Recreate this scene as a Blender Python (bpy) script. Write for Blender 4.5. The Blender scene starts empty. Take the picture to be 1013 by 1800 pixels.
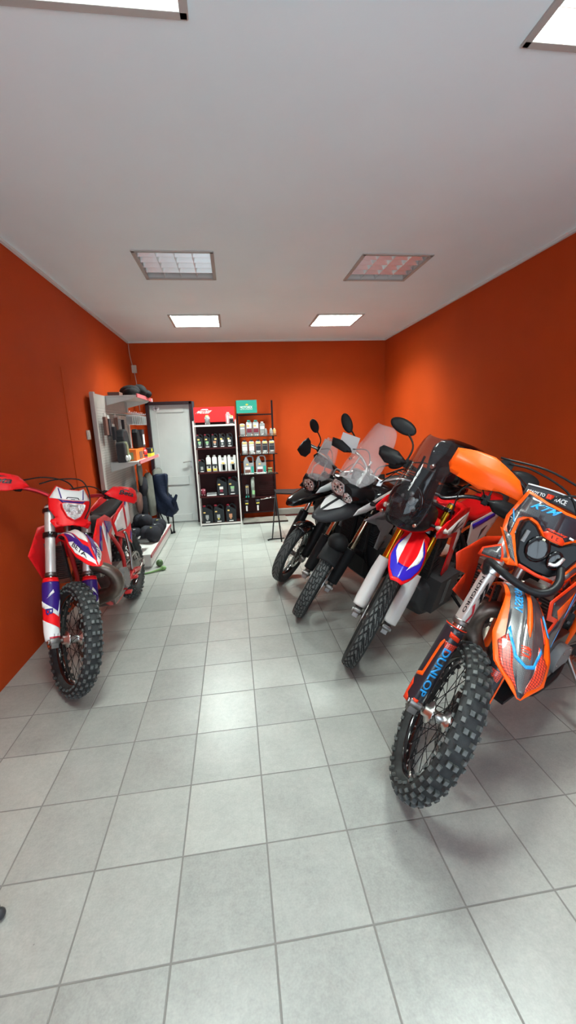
import bpy, bmesh, math, random
from mathutils import Vector, Matrix
random.seed(7)
SC = bpy.context.scene
COL = SC.collection
PI = math.pi
D = math.pi/180

# ------------------------------------------------------------------ camera, world, lights
XL, XR, YB, YF, ZC, CZ = -1.5598, 2.6778, 7.1301, -1.15, 2.9593, 1.5874
TS, TX, TY = 0.32, -0.92746, 0.97837            # floor tile size and origin
F_PX, YAW, PITCH, ROLL = 719.76, 0.1253, 0.2093, -0.0373

def make_camera():
    cy, sy, cp, sp, cr, sr = math.cos(YAW), math.sin(YAW), math.cos(PITCH), math.sin(PITCH), math.cos(ROLL), math.sin(ROLL)
    Fw = Vector((sy*cp, cy*cp, -sp)); R0 = Vector((cy, -sy, 0)); U0 = R0.cross(Fw)
    R = cr*R0+sr*U0; U = -sr*R0+cr*U0
    cd = bpy.data.cameras.new('camera'); co = bpy.data.objects.new('camera', cd); COL.objects.link(co)
    m = Matrix((R, U, -Fw)).transposed().to_4x4(); m.translation = Vector((0, 0, CZ)); co.matrix_world = m
    cd.sensor_fit = 'VERTICAL'; cd.sensor_height = 36; cd.lens = F_PX/1800*36
    cd.clip_start = .02; cd.clip_end = 200
    SC.camera = co
make_camera()

SC.view_settings.view_transform = 'Standard'
SC.view_settings.look = 'None'
SC.view_settings.gamma = 1
SC.view_settings.use_curve_mapping = False
SC.view_settings.exposure = 0.55

W = bpy.data.worlds.new('world'); SC.world = W; W.use_nodes = True
wn = W.node_tree.nodes; wl = W.node_tree.links; wn.clear()
wo = wn.new('ShaderNodeOutputWorld'); wb = wn.new('ShaderNodeBackground')
wb.inputs[0].default_value = (.80, .90, 1.0, 1); wb.inputs[1].default_value = 1.6
wl.new(wb.outputs[0], wo.inputs[0])

LAMP_POWER = 140.0
WINDOW_POWER = 36.0
def area(name, loc, rot, sx, sy, power, col, spread=180):
    l = bpy.data.lights.new(name, 'AREA'); l.shape = 'RECTANGLE'; l.size = sx; l.size_y = sy
    l.energy = power; l.color = col; l.spread = spread*D
    o = bpy.data.objects.new(name, l); COL.objects.link(o); o.location = loc; o.rotation_euler = rot
    return o
# daylight through the shop window behind the camera
area('window_daylight', (0.55, YF-.12, 1.45), (112*D, 0, 0), 3.3, 2.1, WINDOW_POWER, (.66, .86, 1.0))

# ------------------------------------------------------------------ materials
MATS = {}
def mat(name, col, rough=.5, metal=0., coat=0., bump=0., bscale=60, var=0., vscale=8, alpha=None, trans=0., ior=1.45, spec=.5, emit=None, estr=0.):
    if name in MATS: return MATS[name]
    if max(col) < .06 and not coat and not metal: spec = .22
    m = bpy.data.materials.new(name); m.use_nodes = True; N = m.node_tree.nodes; L = m.node_tree.links
    b = N['Principled BSDF']; b.inputs['Base Color'].default_value = (*col, 1)
    b.inputs['Roughness'].default_value = rough; b.inputs['Metallic'].default_value = metal
    b.inputs['Coat Weight'].default_value = coat; b.inputs['Coat Roughness'].default_value = .06
    b.inputs['IOR'].default_value = ior; b.inputs['Transmission Weight'].default_value = trans
    b.inputs['Specular IOR Level'].default_value = spec
    if alpha is not None: b.inputs['Alpha'].default_value = alpha
    if emit: b.inputs['Emission Color'].default_value = (*emit, 1); b.inputs['Emission Strength'].default_value = estr
    if var or bump:
        tc = N.new('ShaderNodeTexCoord')
    if var:
        n = N.new('ShaderNodeTexNoise'); n.inputs['Scale'].default_value = vscale; n.inputs['Detail'].default_value = 5
        L.new(tc.outputs['Object'], n.inputs['Vector'])
        mr = N.new('ShaderNodeMapRange'); mr.inputs[1].default_value = .3; mr.inputs[2].default_value = .7
        mr.inputs[3].default_value = 1-var; mr.inputs[4].default_value = 1+var
        L.new(n.outputs['Fac'], mr.inputs[0])
        hs = N.new('ShaderNodeHueSaturation'); hs.inputs['Color'].default_value = (*col, 1)
        L.new(mr.outputs[0], hs.inputs['Value']); L.new(hs.outputs[0], b.inputs['Base Color'])
    if bump:
        n2 = N.new('ShaderNodeTexNoise'); n2.inputs['Scale'].default_value = bscale; n2.inputs['Detail'].default_value = 4
        L.new(tc.outputs['Object'], n2.inputs['Vector'])
        bp = N.new('ShaderNodeBump'); bp.inputs['Strength'].default_value = bump; bp.inputs['Distance'].default_value = .01
        L.new(n2.outputs['Fac'], bp.inputs['Height']); L.new(bp.outputs[0], b.inputs['Normal'])
    MATS[name] = m; return m

def floor_mat():
    m = bpy.data.materials.new('floor_tiles'); m.use_nodes = True; N = m.node_tree.nodes; L = m.node_tree.links; b = N['Principled BSDF']
    tc = N.new('ShaderNodeTexCoord'); mp = N.new('ShaderNodeMapping'); mp.vector_type = 'POINT'
    mp.inputs['Location'].default_value = (-TX/TS, -TY/TS, 0); mp.inputs['Scale'].default_value = (1/TS, 1/TS, 1)
    L.new(tc.outputs['Object'], mp.inputs[0])
    # slightly wandering joints
    sep = N.new('ShaderNodeSeparateXYZ'); L.new(mp.outputs[0], sep.inputs[0])
    def M(op, a, bb=None):
        n = N.new('ShaderNodeMath'); n.operation = op
        for i, v in enumerate((a, bb)):
            if v is None: continue
            if isinstance(v, (int, float)): n.inputs[i].default_value = v
            else: L.new(v, n.inputs[i])
        return n.outputs[0]
    fx, fy = M('FRACT', sep.outputs[0]), M('FRACT', sep.outputs[1])
    dx = M('MINIMUM', fx, M('SUBTRACT', 1, fx)); dy = M('MINIMUM', fy, M('SUBTRACT', 1, fy))
    d = M('MINIMUM', dx, dy)
    g = N.new('ShaderNodeMapRange'); g.inputs[1].default_value = .006; g.inputs[2].default_value = .012; L.new(d, g.inputs[0])
    ix, iy = M('FLOOR', sep.outputs[0]), M('FLOOR', sep.outputs[1])
    cb = N.new('ShaderNodeCombineXYZ'); L.new(ix, cb.inputs[0]); L.new(iy, cb.inputs[1])
    wnz = N.new('ShaderNodeTexWhiteNoise'); wnz.noise_dimensions = '3D'; L.new(cb.outputs[0], wnz.inputs['Vector'])
    n1 = N.new('ShaderNodeTexNoise'); n1.inputs['Scale'].default_value = 2.2; n1.inputs['Detail'].default_value = 6; n1.inputs['Roughness'].default_value = .6; L.new(mp.outputs[0], n1.inputs['Vector'])
    n2 = N.new('ShaderNodeTexNoise'); n2.inputs['Scale'].default_value = 45; n2.inputs['Detail'].default_value = 3; L.new(mp.outputs[0], n2.inputs['Vector'])
    n3 = N.new('ShaderNodeTexNoise'); n3.inputs['Scale'].default_value = 14; n3.inputs['Detail'].default_value = 4; L.new(mp.outputs[0], n3.inputs['Vector'])
    v = M('ADD', M('MULTIPLY', n1.outputs['Fac'], .22), M('MULTIPLY', wnz.outputs['Value'], .15))
    v = M('ADD', v, M('MULTIPLY', n2.outputs['Fac'], .20)); v = M('ADD', v, M('MULTIPLY', n3.outputs['Fac'], .18))
    cr = N.new('ShaderNodeValToRGB'); L.new(v, cr.inputs[0]); e = cr.color_ramp.elements
    e[0].position = .18; e[0].color = (.20, .205, .19, 1); e[1].position = .52; e[1].color = (.43, .44, .405, 1)
    # small dark specks
    vo = N.new('ShaderNodeTexVoronoi'); vo.inputs['Scale'].default_value = 3.1; L.new(mp.outputs[0], vo.inputs['Vector'])
    sp = N.new('ShaderNodeMapRange'); sp.inputs[1].default_value = .018; sp.inputs[2].default_value = .034; sp.inputs[3].default_value = .45; sp.inputs[4].default_value = 1.; L.new(vo.outputs['Distance'], sp.inputs[0])
    mxs = N.new('ShaderNodeMix'); mxs.data_type = 'RGBA'; mxs.blend_type = 'MULTIPLY'; mxs.inputs[0].default_value = 1; L.new(cr.outputs[0], mxs.inputs[6]); L.new(sp.outputs[0], mxs.inputs[7])
    mx = N.new('ShaderNodeMix'); mx.data_type = 'RGBA'; L.new(g.outputs[0], mx.inputs[0]); mx.inputs[6].default_value = (.17, .165, .15, 1); L.new(mxs.outputs[2], mx.inputs[7])
    L.new(mx.outputs[2], b.inputs['Base Color'])
    rr = N.new('ShaderNodeMapRange'); rr.inputs[3].default_value = .75; rr.inputs[4].default_value = .27; b.inputs['Specular IOR Level'].default_value = 1.0; b.inputs['Coat Weight'].default_value = .35; b.inputs['Coat Roughness'].default_value = .3; L.new(g.outputs[0], rr.inputs[0])
    r2 = M('ADD', rr.outputs[0], M('MULTIPLY', n3.outputs['Fac'], .12)); L.new(r2, b.inputs['Roughness'])
    bp = N.new('ShaderNodeBump'); bp.inputs['Strength'].default_value = .5; bp.inputs['Distance'].default_value = .004
    h = M('ADD', g.outputs[0], M('MULTIPLY', n2.outputs['Fac'], .10)); h = M('ADD', h, M('MULTIPLY', wnz.outputs['Value'], .1))
    L.new(h, bp.inputs['Height']); L.new(bp.outputs[0], b.inputs['Normal'])
    return m

def carbon_mat(name, dark, light, scale=160, rough=.3):
    # printed mesh pattern of fine light slots on a dark graphic film
    m = bpy.data.materials.new(name); m.use_nodes = True; N = m.node_tree.nodes; L = m.node_tree.links; b = N['Principled BSDF']
    tc = N.new('ShaderNodeTexCoord'); ch = N.new('ShaderNodeTexBrick'); ch.inputs['Scale'].default_value = scale
    ch.inputs['Color1'].default_value = (*light, 1); ch.inputs['Color2'].default_value = (*light, 1); ch.inputs['Mortar'].default_value = (*dark, 1)
    ch.inputs['Mortar Size'].default_value = .16; ch.inputs['Brick Width'].default_value = .9; ch.inputs['Row Height'].default_value = .6
    mp = N.new('ShaderNodeMapping'); mp.inputs['Rotation'].default_value = (1.1, .2, .3)
    L.new(tc.outputs['UV'], ch.inputs['Vector'])
    no = N.new('ShaderNodeTexNoise'); no.inputs['Scale'].default_value = 7; L.new(tc.outputs['Object'], no.inputs['Vector'])
    mr = N.new('ShaderNodeMapRange'); mr.inputs[1].default_value = .4; mr.inputs[2].default_value = .62; L.new(no.outputs['Fac'], mr.inputs[0])
    mx = N.new('ShaderNodeMix'); mx.data_type = 'RGBA'; L.new(mr.outputs[0], mx.inputs[0]); mx.inputs[6].default_value = (*dark, 1); L.new(ch.outputs['Color'], mx.inputs[7])
    L.new(mx.outputs[2], b.inputs['Base Color']); b.inputs['Roughness'].default_value = rough; b.inputs['Coat Weight'].default_value = .6; b.inputs['Coat Roughness'].default_value = .12
    return m
def hex_mat(name, cell, line, scale=90):
    m = bpy.data.materials.new(name); m.use_nodes = True; N = m.node_tree.nodes; L = m.node_tree.links; b = N['Principled BSDF']
    tc = N.new('ShaderNodeTexCoord'); vo = N.new('ShaderNodeTexVoronoi'); vo.feature = 'DISTANCE_TO_EDGE'; vo.inputs['Scale'].default_value = scale; vo.inputs['Randomness'].default_value = .12
    L.new(tc.outputs['UV'], vo.inputs['Vector'])
    mr = N.new('ShaderNodeMapRange'); mr.inputs[1].default_value = .06; mr.inputs[2].default_value = .13; L.new(vo.outputs['Distance'], mr.inputs[0])
    mx = N.new('ShaderNodeMix'); mx.data_type = 'RGBA'; L.new(mr.outputs[0], mx.inputs[0]); mx.inputs[6].default_value = (*line, 1); mx.inputs[7].default_value = (*cell, 1)
    L.new(mx.outputs[2], b.inputs['Base Color']); b.inputs['Roughness'].default_value = .35; b.inputs['Coat Weight'].default_value = .5
    return m
def perf_mat(name, col, hole, pitch):
    # perforated / ribbed display panel steel
    m = bpy.data.materials.new(name); m.use_nodes = True; N = m.node_tree.nodes; L = m.node_tree.links; b = N['Principled BSDF']
    tc = N.new('ShaderNodeTexCoord'); br = N.new('ShaderNodeTexBrick'); br.offset = 0; br.inputs['Scale'].default_value = 1/pitch
    br.inputs['Color1'].default_value = (*hole, 1); br.inputs['Color2'].default_value = (*hole, 1); br.inputs['Mortar'].default_value = (*col, 1)
    br.inputs['Brick Width'].default_value = 1; br.inputs['Row Height'].default_value = 1; br.inputs['Mortar Size'].default_value = .36
    L.new(tc.outputs['UV'], br.inputs['Vector']); L.new(br.outputs['Color'], b.inputs['Base Color']); b.inputs['Roughness'].default_value = .45
    return m

wall_m = mat('wall_orange_paint', (.44, .052, .008), .65, bump=.12, bscale=90, var=.06, vscale=1.6, spec=.10)
ceil_m = mat('ceiling_paint', (.78, .90, .93), .5, bump=.05, bscale=40, var=.03, vscale=1.2)
cove_m = mat('ceiling_edge_trim', (.66, .64, .62), .5)
black_m = mat('black_plastic', (.012, .012, .013), .42, bump=.06, bscale=300)
gloss_black = mat('gloss_black_paint', (.006, .006, .007), .16, coat=.4)
lamp_black = mat('lamp_shell_black', (.006, .006, .007), .34)
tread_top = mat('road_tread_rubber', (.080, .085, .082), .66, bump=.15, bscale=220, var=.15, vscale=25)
matte_black = mat('matte_black', (.01, .01, .011), .62)
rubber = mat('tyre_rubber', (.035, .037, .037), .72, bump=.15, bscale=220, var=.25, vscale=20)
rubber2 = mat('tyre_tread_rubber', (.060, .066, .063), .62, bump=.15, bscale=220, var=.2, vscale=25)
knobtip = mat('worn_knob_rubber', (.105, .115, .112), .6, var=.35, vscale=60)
chrome = mat('chrome', (.75, .74, .72), .13, 1.)
alu = mat('brushed_aluminium', (.60, .60, .58), .30, 1., var=.12, vscale=30)
dalu = mat('dark_aluminium', (.22, .21, .20), .42, 1., var=.2, vscale=20)
steel = mat('steel', (.42, .40, .38), .3, 1.)
stanch = mat('fork_tube_bronze_steel', (.55, .47, .34), .18, 1.)
stanch_silver = mat('fork_tube_silver', (.66, .65, .62), .32, .45)
gold = mat('gold_anodised_fork', (.72, .40, .03), .22, 1.)
pipe_m = mat('raw_exhaust_steel', (.16, .13, .11), .38, .9, var=.4, vscale=9)
orange = mat('orange_plastic', (.90, .095, .004), .38, coat=.08, spec=.3)
orange_red = mat('orange_red_plastic', (.74, .040, .008), .38, coat=.08, spec=.3)
red = mat('red_plastic', (.74, .006, .010), .36, coat=.12, spec=.3)
betared = mat('bright_red_plastic', (.80, .010, .014), .36, coat=.10, spec=.3)
crimson = mat('crimson_film', (.55, .01, .03), .35, coat=.4)
white = mat('white_plastic', (.80, .80, .78), .35, coat=.3)
blue = mat('blue_film', (.02, .012, .40), .35, coat=.15)
purple = mat('purple_film', (.035, .012, .19), .35, coat=.15)
cyan = mat('cyan_film', (.01, .30, .72), .35, coat=.4)
film_dark = mat('dark_graphic_film', (.018, .018, .026), .32, coat=.5)
carbon = carbon_mat('printed_mesh_film', (.03, .03, .035), (.36, .36, .34), 16)
carbon_d = carbon_mat('printed_mesh_film_fine', (.022, .022, .028), (.13, .13, .13), 16)
hexm = hex_mat('honeycomb_film', (.75, .06, .03), (.05, .01, .01), 9)
grey_pl = mat('grey_plastic', (.16, .16, .16), .45)
silver_paint = mat('silver_paint', (.36, .36, .38), .3, .5, coat=.4)
darkgrey_pl = mat('dark_grey_plastic', (.045, .045, .048), .45)
lens = mat('headlight_lens', (1, 1, 1), .03, trans=1., ior=1.3)
reflector = mat('reflector_chrome', (.95, .95, .95), .14, .7, bump=1.0, bscale=38, var=.5, vscale=45)  # light and dark mottling puts the headlight sparkle into the colour
screen_clear = mat('clear_screen', (.85, .85, .86), .04, alpha=.22, coat=.3)
screen_smoke = mat('smoked_screen', (.02, .018, .02), .05, alpha=.42, coat=.4)
seat_m = mat('seat_cover', (.022, .022, .024), .7, bump=.2, bscale=400)
cable_m = mat('cable_black', (.012, .012, .012), .4)
# ------------------------------------------------------------------ mesh builder
def V(*a): return Vector(a)
def catmull(pts, n=6):
    P = [Vector(p) for p in pts]
    if len(P) < 3: return P
    out = []
    for i in range(len(P)-1):
        p0 = P[i-1] if i else P[0]*2-P[1]; p1, p2 = P[i], P[i+1]; p3 = P[i+2] if i+2 < len(P) else P[-1]*2-P[-2]
        for k in range(n):
            t = k/n
            out.append(.5*((2*p1)+(p2-p0)*t+(2*p0-5*p1+4*p2-p3)*t*t+(3*p1-3*p2+p3-p0)*t**3))
    out.append(P[-1]); return out
def lerp_tab(tab, s):
    # tab: list of (s, v...) -> interpolated tuple (smooth)
    if s <= tab[0][0]: return tab[0][1:]
    for a, b in zip(tab, tab[1:]):
        if s <= b[0]:
            t = (s-a[0])/(b[0]-a[0]); return tuple(x+(y-x)*t for x, y in zip(a[1:], b[1:]))
    return tab[-1][1:]
_tc = {}
def text_mesh(s):
    if s in _tc: return _tc[s]
    c = bpy.data.curves.new('t', 'FONT'); c.body = s; c.size = 1; c.resolution_u = 3; c.offset = .022
    o = bpy.data.objects.new('t', c); COL.objects.link(o); bpy.context.view_layer.update()
    me = bpy.data.meshes.new_from_object(o.evaluated_get(bpy.context.evaluated_depsgraph_get()))
    vs = [(v.co.x, v.co.y) for v in me.vertices]; fs = [tuple(p.vertices) for p in me.polygons]
    bpy.data.objects.remove(o); bpy.data.curves.remove(c); bpy.data.meshes.remove(me)
    x0, x1 = min(v[0] for v in vs), max(v[0] for v in vs); y0, y1 = min(v[1] for v in vs), max(v[1] for v in vs)
    vs = [((x-x0)/(x1-x0), (y-y0)/(y1-y0)) for x, y in vs]
    _tc[s] = (vs, fs); return _tc[s]

class MB:
    def __init__(s, *mats):
        s.mats = list(mats); s.v = []; s.f = []; s.mi = []; s.sm = []; s.uv = []; s.cuv = None
    def M(s, m):
        if m is None: return 0
        if m not in s.mats: s.mats.append(m)
        return s.mats.index(m)
    def add(s, vs, fs, m=None, smooth=False, uvs=None):
        o = len(s.v); s.v += [tuple(v) for v in vs]; mi = s.M(m)
        s.uv += list(uvs) if uvs else [None]*len(vs)
        for f in fs: s.f.append(tuple(i+o for i in f)); s.mi.append(mi); s.sm.append(smooth)
        return s
    def box(s, c, sz, m=None, rot=None):
        x, y, z = sz[0]/2, sz[1]/2, sz[2]/2
        vs = [V(a*x, b*y, d*z) for a in (-1, 1) for b in (-1, 1) for d in (-1, 1)]
        if rot is not None: vs = [rot @ v for v in vs]
        vs = [v+Vector(c) for v in vs]
        return s.add(vs, [(0, 1, 3, 2), (4, 6, 7, 5), (0, 4, 5, 1), (2, 3, 7, 6), (0, 2, 6, 4), (1, 5, 7, 3)], m)
    def beam(s, a, b, w, h, m=None, up=(0, 0, 1)):
        a, b = Vector(a), Vector(b); d = (b-a); L = d.length; d.normalize(); u = Vector(up)
        sd = d.cross(u)
        if sd.length < 1e-4: sd = d.cross(V(1, 0, 0))
        sd.normalize(); u = sd.cross(d)
        return s.box((a+b)/2, (w, L, h), m, Matrix((sd, d, u)).transposed())
    def tube(s, pts, r, m=None, n=10, smooth=0, caps=True):
        P = catmull(pts, smooth) if smooth else [Vector(p) for p in pts]
        R = r if isinstance(r, (list, tuple)) else None
        rings = []; prev = None
        for i, p in enumerate(P):
            t = (P[min(i+1, len(P)-1)]-P[max(i-1, 0)]).normalized()
            if prev is None:
                a = t.cross(V(0, 0, 1)); a = t.cross(V(1, 0, 0)) if a.length < .1 else a
            else: a = prev-t*prev.dot(t)
            a.normalize(); prev = a; b = t.cross(a)
            if R:
                k = i/(len(P)-1)*(len(R)-1); j = min(int(k), len(R)-2); rr = R[j]+(R[j+1]-R[j])*(k-j)
            else: rr = r
            rings.append([p+(a*math.cos(q*2*PI/n)+b*math.sin(q*2*PI/n))*rr for q in range(n)])
        return s.loft(rings, m, True, caps, True)
    def loft(s, rings, m=None, closed=True, caps=True, smooth=True):
        n = len(rings[0]); vs = [v for r in rings for v in r]; fs = []
        for i in range(len(rings)-1):
            for j in range(n if closed else n-1):
                k = (j+1) % n; fs.append((i*n+j, i*n+k, (i+1)*n+k, (i+1)*n+j))
        s.add(vs, fs, m, smooth)
        if caps and closed:
            o = len(s.v)-len(vs)
            for idx, rev in ((0, True), (len(rings)-1, False)):
                f = [o+idx*n+j for j in range(n)]
                s.f.append(tuple(reversed(f)) if rev else tuple(f)); s.mi.append(s.M(m)); s.sm.append(False)
        return s
    def lathe(s, prof, c=(0, 0, 0), axis=(1, 0, 0), n=32, m=None, closed=False, smooth=True, caps=False):
        # prof: (a along axis, radius)
        ax = Vector(axis).normalized(); e1 = ax.cross(V(0, 0, 1)); e1 = ax.cross(V(0, 1, 0)) if e1.length < .1 else e1; e1.normalize(); e2 = ax.cross(e1); c = Vector(c)
        rings = [[c+ax*a+(e1*math.cos(q*2*PI/n)+e2*math.sin(q*2*PI/n))*r for q in range(n)] for a, r in prof]
        if closed: rings.append(rings[0])
        return s.loft(rings, m, True, caps, smooth)
    def cyl(s, a, b, r, m=None, n=14, r2=None):
        a, b = Vector(a), Vector(b); d = b-a
        return s.lathe([(0, r), (d.length, r if r2 is None else r2)], a, d, n, m, caps=True)
    def ell(s, c, r, m=None, n=14, rot=None):
        c = Vector(c); vs = []; rings = []
        for i in range(n//2+1):
            a = -PI/2+PI*i/(n//2); a = max(min(a, PI/2-.02), -PI/2+.02)
            ring = []
            for j in range(n):
                q = 2*PI*j/n; v = V(r[0]*math.cos(a)*math.cos(q), r[1]*math.cos(a)*math.sin(q), r[2]*math.sin(a))
                if rot is not None: v = rot @ v
                ring.append(c+v)
            rings.append(ring)
        return s.loft(rings, m, True, True, True)
    def prism(s, poly, th, fr, m=None, m2=None):
        # poly 2D points; fr = (origin, u, v); extruded along u x v by th (centred)
        o, u, v = Vector(fr[0]), Vector(fr[1]).normalized(), Vector(fr[2]).normalized(); n = u.cross(v).normalized()
        a = [o+u*x+v*y+n*th/2 for x, y in poly]; b = [o+u*x+v*y-n*th/2 for x, y in poly]; k = len(poly)
        s.add(a+b, [tuple(range(k)), tuple(reversed(range(k, 2*k)))], m)
        o2 = len(s.v)-2*k
        for i in range(k):
            j = (i+1) % k; s.f.append((o2+i, o2+k+i, o2+k+j, o2+j)); s.mi.append(s.M(m2 if m2 else m)); s.sm.append(False)
        return s
    def grid(s, fn, nu, nv, m=None, smooth=True, u0=0, u1=1, v0=-1, v1=1, uvk=(1, 1)):
        vs = []; uv = []
        for i in range(nu+1):
            for j in range(nv+1):
                a = u0+(u1-u0)*i/nu; b = v0+(v1-v0)*j/nv; vs.append(fn(a, b)); uv.append((a*uvk[0], b*uvk[1]))
        fs = [(i*(nv+1)+j, i*(nv+1)+j+1, (i+1)*(nv+1)+j+1, (i+1)*(nv+1)+j) for i in range(nu) for j in range(nv)]
        return s.add(vs, fs, m, smooth, uv)
    def decal(s, poly, fn, m=None, off=.0024, step=(.06, .12), uvk=(1, 1), side=1):
        # poly in surface parameters; cut to follow the curved surface, then lifted by off along the normal
        bm = bmesh.new(); f = bm.faces.new([bm.verts.new((x, y, 0)) for x, y in poly])
        return s._project(bm, fn, m, off, step, uvk, side)
    def _project(s, bm, fn, m, off, step, uvk=(1, 1), side=1):
        xs = [v.co.x for v in bm.verts]; ys = [v.co.y for v in bm.verts]
        for ax, lo, hi, st in ((0, min(xs), max(xs), step[0]), (1, min(ys), max(ys), step[1])):
            k = math.floor(lo/st)+1
            while k*st < hi-1e-5:
                co = [0, 0, 0]; co[ax] = k*st; no = [0, 0, 0]; no[ax] = 1
                bmesh.ops.bisect_plane(bm, geom=bm.verts[:]+bm.edges[:]+bm.faces[:], plane_co=co, plane_no=no, dist=1e-6); k += 1
        bmesh.ops.triangulate(bm, faces=bm.faces[:])
        bm.verts.ensure_lookup_table(); bm.verts.index_update(); vs = []; uv = []
        h = 1e-3
        for v in bm.verts:
            a, b = v.co.x, v.co.y; p = Vector(fn(a, b)); pu = Vector(fn(a+h, b))-Vector(fn(a-h, b)); pv = Vector(fn(a, b+h))-Vector(fn(a, b-h)); n = pu.cross(pv)
            n = n.normalized() if n.length > 1e-12 else V(0, 0, 1)
            vs.append(p+n*off*side); uv.append((a*uvk[0], b*uvk[1]))
        fs = [tuple(v.index for v in f.verts) for f in bm.faces]; bm.free()
        return s.add(vs, fs, m, True, uv)
    def text(s, st, org, du, dv, fn=None, m=None, off=.0040, step=(.04, .08), side=1, italic=0.):
        # org: lower left corner in surface parameters; du,dv: 2D vectors of the whole text width and height
        vs, fs = text_mesh(st)
        if fn is None: raise ValueError
        bm = bmesh.new(); bv = []
        for x, y in vs:
            x = x+italic*y
            bv.append(bm.verts.new((org[0]+du[0]*x+dv[0]*y, org[1]+du[1]*x+dv[1]*y, 0)))
        for f in fs:
            try: bm.faces.new([bv[i] for i in f])
            except ValueError: pass
        return s._project(bm, fn, m, off, step, (1, 1), side)
    def mirror_x(s):
        k = len(s.v); s.v += [(-x, y, z) for x, y, z in s.v]; s.uv += s.uv[:k]
        nf = len(s.f); s.f += [tuple(reversed([i+k for i in f])) for f in s.f]; s.mi += s.mi[:nf]; s.sm += s.sm[:nf]
        return s
    def build(s, name, parent=None, xf=None, bevel=0, solid=0, sub=0, label=None, weld=False):
        me = bpy.data.meshes.new(name)
        vs = [xf @ Vector(v) for v in s.v] if xf is not None else s.v
        me.from_pydata([tuple(v) for v in vs], [], s.f); 
        for m in s.mats: me.materials.append(m)
        me.polygons.foreach_set('material_index', s.mi); me.polygons.foreach_set('use_smooth', s.sm)
        if any(u is not None for u in s.uv):
            ul = me.uv_layers.new(name='UVMap'); 
            for l in me.loops:
                u = s.uv[l.vertex_index]
                if u: ul.data[l.index].uv = u
        me.validate(); me.update()
        bm = bmesh.new(); bm.from_mesh(me); bmesh.ops.recalc_face_normals(bm, faces=bm.faces[:]) if not solid else None; bm.to_mesh(me); bm.free()
        o = bpy.data.objects.new(name, me); COL.objects.link(o)
        if parent is not None: o.parent = parent
        if bevel:
            b = o.modifiers.new('bevel', 'BEVEL'); b.width = bevel; b.segments = 2; b.limit_method = 'ANGLE'; b.angle_limit = 40*D
        if solid:
            sm = o.modifiers.new('shell', 'SOLIDIFY'); sm.thickness = abs(solid)*.66; sm.offset = 0
        if sub:
            sb = o.modifiers.new('sub', 'SUBSURF'); sb.levels = sub; sb.render_levels = sub
        if label: o['label'] = label
        return o
def tag(o, label, cat, group=None, kind=None):
    o['label'] = label; o['category'] = cat
    if group: o['group'] = group
    if kind: o['kind'] = kind
    return o
def empty(name, loc=(0, 0, 0), rz=0, m=None):
    o = bpy.data.objects.new(name, None); COL.objects.link(o); o.empty_display_size = .1
    if m is not None: o.matrix_world = m
    else: o.location = loc; o.rotation_euler = (0, 0, rz)
    return o
def structure(mb, name, **k):
    o = mb.build(name, **k); o['kind'] = 'structure'; return o
def copy_tree(o, parent=None):
    c = o.copy(); COL.objects.link(c); c.parent = parent
    for ch in list(o.children): copy_tree(ch, c)
    return c
# ------------------------------------------------------------------ room
LX = [(-.692, -.068), (1.18, 1.79)]
LY = [(1.115, 1.735), (3.66, 4.285), (5.535, 6.16)]
mb = MB(floor_mat()); mb.box(((XL+XR)/2, (YB+YF)/2, -.05), (XR-XL+.4, YB-YF+.4, .1)); structure(mb, 'floor')
# ceiling: slab cells with openings for the recessed lamps
xs = [XL-.1]+[v for p in LX for v in p]+[XR+.1]; ys = [YF-.1]+[v for p in LY for v in p]+[YB+.1]
mb = MB(ceil_m)
for i in range(len(xs)-1):
    for j in range(len(ys)-1):
        if i in (1, 3) and j in (1, 3, 5): continue
        mb.box(((xs[i]+xs[i+1])/2, (ys[j]+ys[j+1])/2, ZC+.06), (xs[i+1]-xs[i], ys[j+1]-ys[j], .12))
structure(mb, 'ceiling')
mb = MB(wall_m); mb.box((XL-.05, (YB+YF)/2, ZC/2), (.1, YB-YF+.2, ZC)); structure(mb, 'wall_left')
mb = MB(wall_m); mb.box((XR+.05, (YB+YF)/2, ZC/2), (.1, YB-YF+.2, ZC)); structure(mb, 'wall_right')
# back wall with the door opening
DX0, DX1, DZ = -1.365, -.635, 2.025
mb = MB(wall_m)
mb.box(((XL+DX0)/2, YB+.05, ZC/2), (DX0-XL, .1, ZC)); mb.box(((DX1+XR)/2, YB+.05, ZC/2), (XR-DX1, .1, ZC)); mb.box(((DX0+DX1)/2, YB+.05, (ZC+DZ)/2), (DX1-DX0, .1, ZC-DZ))
structure(mb, 'wall_back')
# front wall (behind the camera) with the shop window
WX0, WX1, WZ0, WZ1 = -1.1, 2.2, .35, 2.5
mb = MB(wall_m)
mb.box(((XL+WX0)/2, YF-.05, ZC/2), (WX0-XL, .1, ZC)); mb.box(((WX1+XR)/2, YF-.05, ZC/2), (XR-WX1, .1, ZC))
mb.box(((WX0+WX1)/2, YF-.05, WZ0/2), (WX1-WX0, .1, WZ0)); mb.box(((WX0+WX1)/2, YF-.05, (WZ1+ZC)/2), (WX1-WX0, .1, ZC-WZ1))
structure(mb, 'wall_front')
mb = MB(white)
for x in (WX0+.03, (WX0*2+WX1)/3, (WX0+WX1*2)/3, WX1-.03): mb.box((x, YF-.03, (WZ0+WZ1)/2), (.06, .05, WZ1-WZ0))
for z in (WZ0+.03, WZ1-.03): mb.box(((WX0+WX1)/2, YF-.03, z), (WX1-WX0, .05, .06))
structure(mb, 'window_1')
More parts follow.
